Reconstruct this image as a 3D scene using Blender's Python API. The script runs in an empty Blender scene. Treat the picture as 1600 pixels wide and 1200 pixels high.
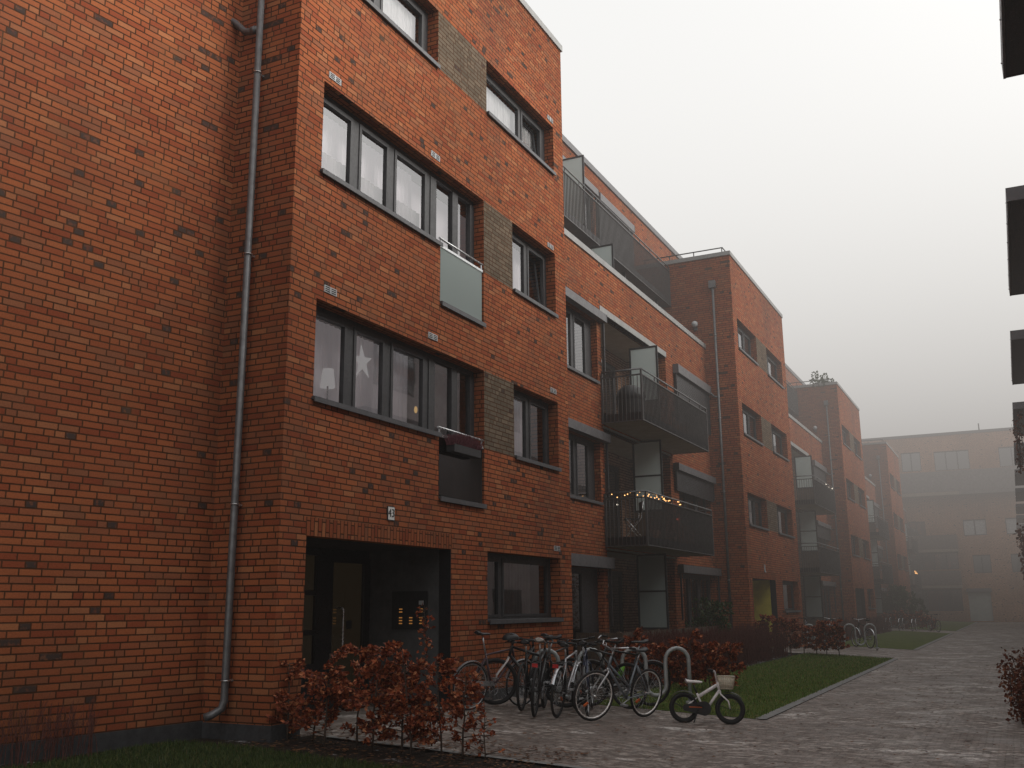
import bpy, bmesh, math, random
from mathutils import Vector, Matrix
random.seed(7)
R = random.random
U = random.uniform
scn = bpy.context.scene
COL = scn.collection
PI = math.pi

# ------------------------------------------------------------------ materials
MATS = {}
class NB:
    """small helper that wires shader nodes"""
    def __init__(s, name):
        s.m = bpy.data.materials.new(name); s.m.use_nodes = True
        s.t = s.m.node_tree; s.t.nodes.clear()
        s.out = s.t.nodes.new('ShaderNodeOutputMaterial'); MATS[name] = s.m
    def n(s, typ, **kw):
        nd = s.t.nodes.new(typ)
        for k, v in kw.items(): setattr(nd, k, v)
        return nd
    def put(s, sock, v):
        if v is None: return
        if hasattr(v, 'is_output') or isinstance(v, bpy.types.NodeSocket): s.t.links.new(v, sock)
        else:
            if isinstance(v, (tuple, list)) and len(v) == 3 and sock.type == 'RGBA': v = (*v, 1)
            sock.default_value = v
    def math(s, op, a, b=None, c=None, clamp=False):
        nd = s.n('ShaderNodeMath', operation=op); nd.use_clamp = clamp
        s.put(nd.inputs[0], a); s.put(nd.inputs[1], b)
        if c is not None: s.put(nd.inputs[2], c)
        return nd.outputs[0]
    def mix(s, f, a, b, blend='MIX'):
        nd = s.n('ShaderNodeMix', data_type='RGBA', blend_type=blend)
        s.put(nd.inputs[0], f); s.put(nd.inputs[6], a); s.put(nd.inputs[7], b)
        return nd.outputs[2]
    def fmix(s, f, a, b):
        nd = s.n('ShaderNodeMix', data_type='FLOAT')
        s.put(nd.inputs[0], f); s.put(nd.inputs[2], a); s.put(nd.inputs[3], b)
        return nd.outputs[0]
    def noise(s, vec, scale, detail=3, rough=.55, out=0):
        nd = s.n('ShaderNodeTexNoise'); s.put(nd.inputs['Vector'], vec)
        nd.inputs['Scale'].default_value = scale; nd.inputs['Detail'].default_value = detail
        nd.inputs['Roughness'].default_value = rough
        return nd.outputs[out]
    def white(s, x, y=None, out='Value'):
        cb = s.n('ShaderNodeCombineXYZ'); s.put(cb.inputs[0], x); s.put(cb.inputs[1], y)
        nd = s.n('ShaderNodeTexWhiteNoise', noise_dimensions='3D'); s.put(nd.inputs[0], cb.outputs[0])
        return nd.outputs[out]
    def ramp(s, f, stops, interp='LINEAR'):
        nd = s.n('ShaderNodeValToRGB'); nd.color_ramp.interpolation = interp
        el = nd.color_ramp.elements
        while len(el) < len(stops): el.new(.5)
        for e, (p, c) in zip(el, stops):
            e.position = p; e.color = (*c, 1) if isinstance(c, (tuple, list)) else (c, c, c, 1)
        s.put(nd.inputs[0], f); return nd.outputs[0]
    def rng(s, v, a, b, c=0., d=1.):
        nd = s.n('ShaderNodeMapRange'); nd.clamp = True
        s.put(nd.inputs[0], v)
        for i, x in enumerate((a, b, c, d)): nd.inputs[i+1].default_value = x
        return nd.outputs[0]
    def sep(s, v):
        nd = s.n('ShaderNodeSeparateXYZ'); s.put(nd.inputs[0], v); return nd.outputs
    def comb(s, x, y, z=0.):
        nd = s.n('ShaderNodeCombineXYZ'); s.put(nd.inputs[0], x); s.put(nd.inputs[1], y); s.put(nd.inputs[2], z)
        return nd.outputs[0]
    def tc(s, o='Object'):
        return s.n('ShaderNodeTexCoord').outputs[o]
    def pbr(s, col, rough=.6, metal=0., spec=.5, bump=None, bstr=.3, bdist=.01, em=None, emc=None, alpha=None):
        p = s.n('ShaderNodeBsdfPrincipled')
        s.put(p.inputs['Base Color'], col); s.put(p.inputs['Roughness'], rough)
        s.put(p.inputs['Metallic'], metal); s.put(p.inputs['Specular IOR Level'], spec)
        if em is not None:
            s.put(p.inputs['Emission Strength'], em); s.put(p.inputs['Emission Color'], emc or col)
        if alpha is not None: s.put(p.inputs['Alpha'], alpha)
        if bump is not None:
            b = s.n('ShaderNodeBump'); b.inputs['Strength'].default_value = bstr
            b.inputs['Distance'].default_value = bdist
            s.put(b.inputs['Height'], bump); s.t.links.new(b.outputs[0], p.inputs['Normal'])
        s.t.links.new(p.outputs[0], s.out.inputs[0]); return p

def simple(name, col, rough=.6, metal=0., var=.25, scale=6., spec=.5, bump=0.):
    b = NB(name); v = b.tc()
    nz = b.noise(v, scale, 5, .6)
    c = b.mix(b.rng(nz, .3, .7), tuple(x*(1-var) for x in col), tuple(min(1, x*(1+var)) for x in col))
    r = b.rng(b.noise(v, scale*3, 3), .3, .7, max(.02, rough-.1), min(1, rough+.1))
    b.pbr(c, r, metal, spec, bump=b.noise(v, scale*8, 4) if bump else None, bstr=bump, bdist=.004)
    return b.m

def brick(name, stops, dark=.05, darkcol=(.058, .040, .034), course=.075, length=.24, mortar=(.046, .021, .011), soldier=False):
    b = NB(name); o = b.tc(); x, y, z = b.sep(o)
    nx, ny, nz = b.sep(b.tc('Normal'))
    facex = b.math('GREATER_THAN', b.math('ABSOLUTE', nx), .5)
    facez = b.math('GREATER_THAN', b.math('ABSOLUTE', nz), .5)
    u = b.fmix(facex, x, y)                     # X-facing walls run along y, Y-facing walls along x
    u = b.fmix(facez, u, y); v = b.fmix(facez, z, x)
    u = b.math('ADD', u, 500.06); v = b.math('ADD', v, 30.0)
    # slight waviness so that joints are not ruler straight
    wob = b.noise(b.comb(u, v, 0.), 3.2, 2)
    v = b.math('ADD', v, b.math('MULTIPLY', b.math('SUBTRACT', wob, .5), .006))
    if soldier: u, v = v, u
    row = b.math('FLOOR', b.math('DIVIDE', v, course))
    rr = b.white(row, 3.3)
    shift = b.math('MULTIPLY', b.math('FLOOR', b.math('MULTIPLY', rr, 4.)), .25)
    if soldier: shift = 0.
    par = b.math('MULTIPLY', b.math('MODULO', row, 2.), .5)
    uu = b.math('ADD', b.math('DIVIDE', u, length), b.math('ADD', b.math('MULTIPLY', shift, .5), par))
    cell = b.math('FLOOR', uu); fu = b.math('FRACT', uu)
    r1 = b.white(cell, row)
    split = b.math('LESS_THAN', r1, .16)
    # headers: a stretcher replaced by two half bricks
    half = b.math('GREATER_THAN', fu, .5)
    idh = b.math('ADD', b.math('MULTIPLY', cell, 2.), b.math('MULTIPLY', half, split))
    fu2 = b.fmix(split, fu, b.math('FRACT', b.math('MULTIPLY', fu, 2.)))
    len2 = b.fmix(split, length, length/2)
    du = b.math('MULTIPLY', b.math('SUBTRACT', .5, b.math('ABSOLUTE', b.math('SUBTRACT', fu2, .5))), len2)
    fv = b.math('FRACT', b.math('DIVIDE', v, course))
    dv = b.math('MULTIPLY', b.math('SUBTRACT', .5, b.math('ABSOLUTE', b.math('SUBTRACT', fv, .5))), course)
    rough_edge = b.math('MULTIPLY', b.math('SUBTRACT', b.noise(b.comb(u, v, 1.), 38, 3), .5), .0065)
    dmin = b.math('ADD', b.math('MINIMUM', du, dv), rough_edge)
    mask = b.rng(dmin, .0055, .0105)            # 1 on the brick, 0 in the joint
    rid = b.white(idh, b.math('ADD', row, 77.))
    rid2 = b.white(idh, b.math('ADD', row, 177.))
    c = b.ramp(rid, stops)
    big = b.noise(b.comb(u, v, 5.), .22, 4, .6)
    hsv = b.n('ShaderNodeHueSaturation')
    b.put(hsv.inputs['Value'], b.math('MULTIPLY', b.rng(big, .3, .7, .74, 1.2), b.rng(b.noise(b.comb(u, v, 9.), 60, 3), .25, .75, .82, 1.18)))
    hsv.inputs['Saturation'].default_value = .96
    b.put(hsv.inputs['Color'], c); c = hsv.outputs[0]
    isd = b.math('MULTIPLY', b.math('LESS_THAN', rid2, dark*3.2), split)
    isd = b.math('MAXIMUM', isd, b.math('LESS_THAN', rid2, dark*.05))
    edge = b.rng(b.noise(b.comb(u, v, 3.), 16, 3), .36, .5)
    c = b.mix(b.math('MULTIPLY', isd, b.math('ADD', .55, b.math('MULTIPLY', edge, .45))), c, darkcol)
    mc = b.mix(b.rng(b.noise(b.comb(u, v, 2.), 2.2, 3), .3, .7), mortar, tuple(k*1.8 for k in mortar))
    c = b.mix(mask, mc, c)
    stain = b.rng(b.noise(b.comb(u, b.math('MULTIPLY', v, .25), 4.), .8, 5, .65), .52, .78, 0., .35)
    c = b.mix(stain, c, (.07, .045, .038))
    damp = b.math('MULTIPLY', b.rng(b.math('ADD', z, b.math('MULTIPLY', big, 1.2)), .6, 2.2, .35, 0.), .9)
    c = b.mix(damp, c, (.045, .026, .018))
    olive = b.rng(b.noise(b.comb(u, v, 14.), 1.3, 5, .7), .56, .74, 0., .35)
    c = b.mix(olive, c, (.16, .085, .040))
    h = b.math('ADD', b.math('MULTIPLY', mask, 1.), b.math('MULTIPLY', b.noise(b.comb(u, v, 0.), 90, 3), .25))
    h = b.math('ADD', h, b.math('MULTIPLY', rid, .35))
    b.pbr(c, .92, 0, .08, bump=h, bstr=.55, bdist=.006)
    return b.m

ORANGE = [(0, (.230, .050, .018)), (.2, (.275, .068, .023)), (.45, (.325, .094, .030)), (.7, (.290, .080, .028)), (.88, (.235, .082, .038)), (1, (.360, .128, .048))]
brick('brick_red', ORANGE, .040)
brick('brick_soldier', ORANGE, .01, soldier=True)
brick('brick_olive', [(0, (.095, .074, .052)), (.5, (.125, .098, .070)), (1, (.155, .118, .082))], .02)
brick('brick_umber', [(0, (.24, .13, .080)), (.5, (.29, .165, .10)), (1, (.34, .20, .13))], .02)
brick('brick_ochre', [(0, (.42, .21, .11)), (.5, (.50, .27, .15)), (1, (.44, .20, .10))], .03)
simple('dark_metal', (.030, .030, .033), .5, .0, .2, 8, bump=.05)
simple('rail_metal', (.062, .058, .058), .5, .0, .2, 8)
simple('sill_metal', (.070, .070, .076), .5, .0, .2, 8)
simple('mid_metal', (.115, .112, .118), .5, .1, .15, 5)
simple('coping', (.25, .25, .245), .5, .1, .15, 3)
simple('galvanised', (.34, .36, .36), .5, .3, .2, 12, bump=.1)
simple('band_grey', (.17, .155, .15), .8)
simple('band_brown', (.13, .10, .085), .8)
simple('render_pale', (.60, .55, .55), .9, 0, .12, .6)
simple('zinc', (.13, .13, .135), .45, .4, .3, 7, bump=.08)
simple('steel', (.55, .56, .57), .28, .85, .12, 9)
simple('plinth', (.034, .035, .038), .8, 0, .3, 9, bump=.3)
simple('concrete', (.24, .22, .19), .85, 0, .15, 5, bump=.2)
simple('soffit', (.28, .235, .185), .85, 0, .12, 4)
simple('entrance_wall', (.070, .071, .073), .7, 0, .2, 5, bump=.2)
simple('entrance_yellow', (.66, .57, .085), .6, 0, .15, 4)
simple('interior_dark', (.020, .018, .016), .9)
simple('roof_felt', (.06, .06, .06), .9)
simple('white_paint', (.70, .70, .68), .45, 0, .06, 6)
simple('cream_plastic', (.62, .56, .45), .5, 0, .08, 14)
simple('curtain_white', (.62, .62, .60), .9, 0, .08, 3)
b = NB('sheer_added_glow'); cs = b.mix(b.noise(b.tc(), 2.), (.58, .54, .55), (.70, .65, .66)); b.pbr(cs, .9, em=.085, emc=(1., .93, .95))  # sheer cloth with an added glow that lightens the panes; no lamp behind
simple('curtain_grey', (.30, .28, .28), .9, 0, .2, 4)
simple('timber_brown', (.085, .060, .042), .8, 0, .35, 5, bump=.3)
simple('black_rubber', (.012, .012, .013), .75, 0, .2, 30, bump=.3)
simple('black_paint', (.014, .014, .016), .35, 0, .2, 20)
simple('black_plastic', (.020, .020, .022), .5, 0, .2, 20)
simple('silver', (.52, .53, .55), .32, .8, .1, 20)
simple('slate_blue', (.035, .045, .085), .35, .2, .2, 16)
simple('grey_blue', (.22, .25, .28), .35, .5, .15, 16)
simple('purple_brown', (.075, .045, .055), .4, .2, .2, 16)
simple('bright_alloy', (.92, .91, .89), .22, .6, .05, 16)
simple('white_gloss', (.80, .76, .76), .35, 0, .08, 16)
simple('red_plastic', (.42, .02, .02), .35, 0, .1, 30)
simple('orange_plastic', (.55, .11, .02), .4, 0, .1, 30)
simple('green_plastic', (.16, .42, .03), .5, 0, .15, 20)
simple('pale_saddle', (.48, .45, .42), .55, 0, .1, 20)
simple('brown_bark', (.060, .040, .030), .9, 0, .35, 30, bump=.4)
simple('red_twig', (.105, .034, .026), .8, 0, .35, 12)
simple('heather', (.14, .045, .055), .9, 0, .5, 40)
simple('stone_edge', (.20, .20, .195), .8, 0, .25, 9, bump=.3)
simple('terracotta', (.28, .12, .07), .8)
simple('frame_white', (.42, .43, .44), .5)
simple('door_grey', (.34, .38, .36), .6, 0, .1, 2)

def leafmat(name, stops, rough=.55, scale=9.):
    b = NB(name); geo = b.n('ShaderNodeNewGeometry')
    r = geo.outputs['Random Per Island']
    c = b.ramp(r, stops)
    nz = b.noise(b.tc(), scale, 2)
    hsv = b.n('ShaderNodeHueSaturation'); b.put(hsv.inputs['Color'], c)
    b.put(hsv.inputs['Value'], b.rng(nz, .3, .7, .6, 1.35))
    p = b.pbr(hsv.outputs[0], rough, 0, .35)
    tr = b.n('ShaderNodeBsdfTranslucent'); b.put(tr.inputs[0], hsv.outputs[0])
    mx = b.n('ShaderNodeMixShader'); mx.inputs[0].default_value = .25
    b.t.links.new(p.outputs[0], mx.inputs[1]); b.t.links.new(tr.outputs[0], mx.inputs[2])
    b.t.links.new(mx.outputs[0], b.out.inputs[0]); return b.m
leafmat('beech_leaf', [(0, (.095, .020, .010)), (.3, (.19, .040, .017)), (.6, (.30, .070, .027)), (.85, (.43, .125, .046)), (1, (.64, .30, .15))])
leafmat('green_leaf', [(0, (.020, .040, .012)), (.5, (.038, .070, .020)), (1, (.07, .10, .035))])
leafmat('vine_leaf', [(0, (.07, .018, .012)), (.5, (.13, .035, .018)), (1, (.20, .075, .03))])
leafmat('blade', [(0, (.055, .115, .016)), (.4, (.090, .170, .024)), (.75, (.125, .195, .034)), (.90, (.20, .17, .05)), (1, (.30, .21, .08))])
leafmat('fallen_leaf', [(0, (.06, .025, .015)), (.5, (.12, .05, .02)), (1, (.20, .10, .04))])

def glassmat(name, base, tint, rough=.02):
    b = NB(name)
    fr = b.n('ShaderNodeFresnel'); fr.inputs[0].default_value = 1.5
    wob = b.noise(b.tc(), 1.1, 2)
    bp = b.n('ShaderNodeBump'); bp.inputs['Strength'].default_value = .12; bp.inputs['Distance'].default_value = .01
    b.put(bp.inputs['Height'], wob)
    f = b.math('ADD', base, b.math('MULTIPLY', fr.outputs[0], 1.-base), clamp=True)
    g = b.n('ShaderNodeBsdfGlossy'); b.put(g.inputs[0], (.90, .90, .92)); g.inputs['Roughness'].default_value = rough
    b.t.links.new(bp.outputs[0], g.inputs['Normal'])
    t = b.n('ShaderNodeBsdfTransparent'); b.put(t.inputs[0], tint)
    mx = b.n('ShaderNodeMixShader'); b.put(mx.inputs[0], f)
    b.t.links.new(t.outputs[0], mx.inputs[1]); b.t.links.new(g.outputs[0], mx.inputs[2])
    b.t.links.new(mx.outputs[0], b.out.inputs[0]); return b.m
glassmat('glass', .19, (.84, .84, .86))
glassmat('glass_dark', .10, (.35, .36, .36))
glassmat('glass_green', .05, (.16, .20, .19))
def frosted(name, col):
    b = NB(name); p = b.pbr(col, .35, 0, .5)
    tr = b.n('ShaderNodeBsdfTranslucent'); b.put(tr.inputs[0], col)
    mx = b.n('ShaderNodeMixShader'); mx.inputs[0].default_value = .5
    b.t.links.new(p.outputs[0], mx.inputs[1]); b.t.links.new(tr.outputs[0], mx.inputs[2])
    b.t.links.new(mx.outputs[0], b.out.inputs[0])
frosted('frosted', (.68, .74, .73))
frosted('frosted_dark', (.46, .52, .51))
frosted('balustrade_pale', (.34, .40, .385))
def glow(name, col, s):
    b = NB(name); e = b.n('ShaderNodeEmission'); b.put(e.inputs[0], col); e.inputs[1].default_value = s
    b.t.links.new(e.outputs[0], b.out.inputs[0])
glow('bulb_warm', (1, .50, .18), 3.2)
glow('ornament_gold', (1, .62, .22), .55)
glow('bulb_red', (1, .12, .05), 3.)
glow('bulb_white', (1, .88, .72), 2.2)
glow('lit_hall', (.34, .22, .10), .065)
glow('lamp_shade', (.85, .82, .80), .36)
glow('nameplate', (1, .42, .10), .26)

# paving: dark wet concrete setts with thin ice in streaks
b = NB('paving'); o = b.tc('Object'); x, y, z = b.sep(o)
wx = b.math('ADD', x, b.math('MULTIPLY', b.math('SUBTRACT', b.noise(o, 3, 2), .5), .03)); wy = b.math('ADD', y, b.math('MULTIPLY', b.math('SUBTRACT', b.noise(o, 2.4, 2), .5), .03))
row = b.math('FLOOR', b.math('DIVIDE', wy, .105)); par = b.math('MULTIPLY', b.math('MODULO', row, 2.), .5)
uu = b.math('ADD', b.math('DIVIDE', wx, .15), par); cid = b.math('FLOOR', uu)
du = b.math('MULTIPLY', b.math('SUBTRACT', .5, b.math('ABSOLUTE', b.math('SUBTRACT', b.math('FRACT', uu), .5))), .15)
dv = b.math('MULTIPLY', b.math('SUBTRACT', .5, b.math('ABSOLUTE', b.math('SUBTRACT', b.math('FRACT', b.math('DIVIDE', wy, .105)), .5))), .105)
mask = b.rng(b.math('MINIMUM', du, dv), .002, .009)
rid = b.white(cid, row)
c = b.ramp(rid, [(0, (.105, .090, .084)), (.5, (.125, .107, .100)), (1, (.150, .128, .120))])
c = b.mix(mask, (.062, .052, .045), c)
c = b.mix(b.rng(b.noise(o, .5, 4), .35, .65, 0., .55), c, (.070, .060, .056))
st = b.comb(b.math('MULTIPLY', x, .8), b.math('MULTIPLY', y, 1.1), 0.)
fine = b.noise(st, 7.0, 8, .75)
ice = b.rng(fine, .48, .60)
ice = b.math('MULTIPLY', ice, b.rng(b.noise(o, .6, 4), .30, .60, .15, 1.))
c = b.mix(b.math('MULTIPLY', ice, .75), c, (.40, .375, .36))
st2 = b.comb(b.math('MULTIPLY', x, .55), b.math('MULTIPLY', y, 1.0), 2.)
snow = b.math('MULTIPLY', b.rng(b.noise(st2, 1.3, 9, .70), .59, .65), b.rng(b.noise(o, 11, 6, .7), .42, .54))
c = b.mix(b.math('MULTIPLY', snow, .80), c, (.62, .62, .63))
dirt = b.rng(b.noise(o, 14., 6, .75), .53, .62)
c = b.mix(b.math('MULTIPLY', dirt, .5), c, (.05, .035, .025))
rg = b.rng(b.noise(o, 1.7, 4), .35, .65, .42, .75)
hs2 = b.n('ShaderNodeHueSaturation'); hs2.inputs['Value'].default_value = 1.38; b.put(hs2.inputs['Color'], b.mix(1., c, (1., .955, .90), 'MULTIPLY')); c = hs2.outputs[0]
b.pbr(c, rg, 0, .30, bump=b.math('ADD', mask, b.math('MULTIPLY', b.noise(o, 30, 4), .8)), bstr=.55, bdist=.006)

b = NB('soil'); o = b.tc('Object')
c = b.ramp(b.noise(o, 14, 6, .7), [(.3, (.010, .008, .006)), (.6, (.030, .022, .016)), (.8, (.055, .040, .026))])
sn = b.math('MULTIPLY', b.rng(b.noise(o, 3.2, 6, .7), .60, .66), .7)
c = b.mix(sn, c, (.5, .5, .52))
b.pbr(c, .95, 0, .2, bump=b.noise(o, 25, 5), bstr=.8, bdist=.03)
b = NB('turf'); o = b.tc('Object')
c = b.ramp(b.noise(o, 2.2, 6, .7), [(.25, (.050, .074, .014)), (.5, (.080, .112, .020)), (.7, (.12, .130, .032)), (.85, (.18, .14, .05))])
b.pbr(c, .95, 0, .2, bump=b.noise(o, 60, 4), bstr=.8, bdist=.03)

b = NB('turf_dark'); o = b.tc('Object')
c = b.ramp(b.noise(o, 2.6, 6, .7), [(.3, (.012, .016, .007)), (.5, (.028, .042, .010)), (.75, (.05, .06, .018))])
b.pbr(c, .95, 0, .2, bump=b.noise(o, 60, 4), bstr=.8, bdist=.03)
leafmat('blade_dark', [(0, (.022, .045, .010)), (.5, (.040, .070, .015)), (.85, (.070, .095, .022)), (1, (.15, .12, .05))])

# ------------------------------------------------------------------ mesh helper
class MB:
    def __init__(s): s.v = []; s.f = []; s.mi = []; s.cur = 0; s.smooth = []
    def face(s, idx, smooth=False): s.f.append(idx); s.mi.append(s.cur); s.smooth.append(smooth)
    def poly(s, pts, smooth=False):
        n = len(s.v); s.v += [tuple(p) for p in pts]; s.face(list(range(n, n+len(pts))), smooth); return s
    def box(s, x0, x1, y0, y1, z0, z1):
        x0, x1 = sorted((x0, x1)); y0, y1 = sorted((y0, y1)); z0, z1 = sorted((z0, z1))
        n = len(s.v)
        s.v += [(x0,y0,z0),(x1,y0,z0),(x1,y1,z0),(x0,y1,z0),(x0,y0,z1),(x1,y0,z1),(x1,y1,z1),(x0,y1,z1)]
        for q in ((0,3,2,1),(4,5,6,7),(0,1,5,4),(1,2,6,5),(2,3,7,6),(3,0,4,7)): s.face([n+i for i in q])
        return s
    def obox(s, c, ax, ay, az, hx, hy, hz):
        c = Vector(c); n = len(s.v)
        for dz in (-1, 1):
            for dx, dy in ((-1,-1),(1,-1),(1,1),(-1,1)):
                s.v.append(tuple(c + ax*dx*hx + ay*dy*hy + az*dz*hz))
        for q in ((0,3,2,1),(4,5,6,7),(0,1,5,4),(1,2,6,5),(2,3,7,6),(3,0,4,7)): s.face([n+i for i in q])
        return s
    def tube(s, pts, r, seg=8, closed=False, cap=True):
        pts = [Vector(p) for p in pts]; n = len(pts)
        rs = r if isinstance(r, (list, tuple)) else [r]*n
        base = len(s.v); prev = None
        for i, p in enumerate(pts):
            if closed: d = pts[(i+1) % n] - pts[i-1]
            elif i == 0: d = pts[1]-pts[0]
            elif i == n-1: d = pts[-1]-pts[-2]
            else: d = (pts[i+1]-p).normalized() + (p-pts[i-1]).normalized()
            d = d.normalized() if d.length > 1e-9 else Vector((0,0,1))
            if prev is None:
                a = Vector((0,0,1)) if abs(d.z) < .9 else Vector((1,0,0))
                u = d.cross(a).normalized()
            else:
                u = (prev - d*prev.dot(d))
                u = u.normalized() if u.length > 1e-6 else d.orthogonal().normalized()
            prev = u; w = d.cross(u)
            for k in range(seg):
                t = 2*PI*k/seg
                s.v.append(tuple(p + (u*math.cos(t) + w*math.sin(t))*rs[i]))
        m = n if closed else n-1
        for i in range(m):
            a = base+i*seg; c2 = base+((i+1) % n)*seg
            for k in range(seg):
                s.face([a+k, a+(k+1) % seg, c2+(k+1) % seg, c2+k], True)
        if cap and not closed:
            s.face([base+k for k in range(seg)][::-1]); s.face([base+(n-1)*seg+k for k in range(seg)])
        return s
    def torus(s, c, R_, r, seg=40, ring=8, ax='y'):
        c = Vector(c)
        pts = []
        for i in range(seg):
            t = 2*PI*i/seg
            if ax == 'y': pts.append(c+Vector((math.cos(t)*R_, 0, math.sin(t)*R_)))
            else: pts.append(c+Vector((math.cos(t)*R_, math.sin(t)*R_, 0)))
        return s.tube(pts, r, ring, closed=True)
    def ball(s, c, rx, ry, rz, nu=12, nv=8, top=PI, bottom=0.):
        base = len(s.v)
        for j in range(nv+1):
            ph = bottom + (top-bottom)*j/nv
            for i in range(nu):
                t = 2*PI*i/nu
                s.v.append((c[0]+rx*math.sin(ph)*math.cos(t), c[1]+ry*math.sin(ph)*math.sin(t), c[2]-rz*math.cos(ph)))
        for j in range(nv):
            for i in range(nu):
                a = base+j*nu
                s.face([a+i, a+(i+1) % nu, a+nu+(i+1) % nu, a+nu+i], True)
        return s
    def lathe(s, c, prof, seg=20):
        base = len(s.v); n = len(prof)
        for r, z in prof:
            for k in range(seg):
                t = 2*PI*k/seg; s.v.append((c[0]+r*math.cos(t), c[1]+r*math.sin(t), c[2]+z))
        for j in range(n-1):
            for k in range(seg):
                a = base+j*seg; s.face([a+k, a+(k+1) % seg, a+seg+(k+1) % seg, a+seg+k], True)
        return s
    def build(s, name, mats, parent=None, kind=None, label=None):
        me = bpy.data.meshes.new(name)
        me.from_pydata(s.v, [], s.f)
        if not isinstance(mats, (list, tuple)): mats = [mats]
        for m in mats: me.materials.append(MATS[m])
        me.polygons.foreach_set('material_index', s.mi); me.polygons.foreach_set('use_smooth', s.smooth)
        me.update()
        ob = bpy.data.objects.new(name, me); COL.objects.link(ob)
        if parent: ob.parent = parent
        if kind: ob['kind'] = kind
        if label: ob['label'] = label
        return ob

def empty(name, loc=(0,0,0), rz=0., label=None, cat=None, group=None):
    o = bpy.data.objects.new(name, None); COL.objects.link(o); o.location = loc; o.rotation_euler = (0, 0, rz)
    tag(o, label, cat, group); return o
def tag(o, label=None, cat=None, group=None, kind=None):
    if label: o['label'] = label
    if cat: o['category'] = cat
    if group: o['group'] = group
    if kind: o['kind'] = kind
    return o
def kids(o): return [c for c in bpy.data.objects if c.parent == o]
def copy_tree(o, parent=None):
    c = o.copy(); COL.objects.link(c)
    if parent: c.parent = parent
    for ch in kids(o): copy_tree(ch, c)
    return c
def gz(x): return .2*min(1., max(0., (4-x)/4))

# wall with rectangular openings. side 'X': faces +X at x=c, runs along y. side 'Y-': faces -Y at y=c, runs along x. 'Y+': faces +Y
def wall(mb, side, c, u0, u1, z0, z1, holes=(), depth=.2):
    def P(u, z, d):
        return (c-d, u, z) if side == 'X' else ((u, c+d, z) if side == 'Y-' else (u, c-d, z))
    us = sorted({u0, u1, *[min(max(h[i], u0), u1) for h in holes for i in (0, 1)]})
    zs = sorted({z0, z1, *[min(max(h[i], z0), z1) for h in holes for i in (2, 3)]})
    def solid(i, j):
        if i < 0 or j < 0 or i >= len(us)-1 or j >= len(zs)-1: return True
        um = (us[i]+us[i+1])/2; zm = (zs[j]+zs[j+1])/2
        return not any(h[0] < um < h[1] and h[2] < zm < h[3] for h in holes)
    flip = side == 'Y+'
    def q(a): mb.poly(a[::-1] if flip else a)
    for i in range(len(us)-1):
        for j in range(len(zs)-1):
            a, b_, lo, hi = us[i], us[i+1], zs[j], zs[j+1]
            if solid(i, j): q([P(a, lo, 0), P(b_, lo, 0), P(b_, hi, 0), P(a, hi, 0)])
            elif depth:
                if solid(i-1, j): q([P(a, lo, 0), P(a, hi, 0), P(a, hi, depth), P(a, lo, depth)][::-1])
                if solid(i+1, j): q([P(b_, lo, 0), P(b_, lo, depth), P(b_, hi, depth), P(b_, hi, 0)][::-1])
                if solid(i, j-1): q([P(a, lo, 0), P(a, lo, depth), P(b_, lo, depth), P(b_, lo, 0)][::-1])
                if solid(i, j+1): q([P(a, hi, 0), P(b_, hi, 0), P(b_, hi, depth), P(a, hi, depth)][::-1])

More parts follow.
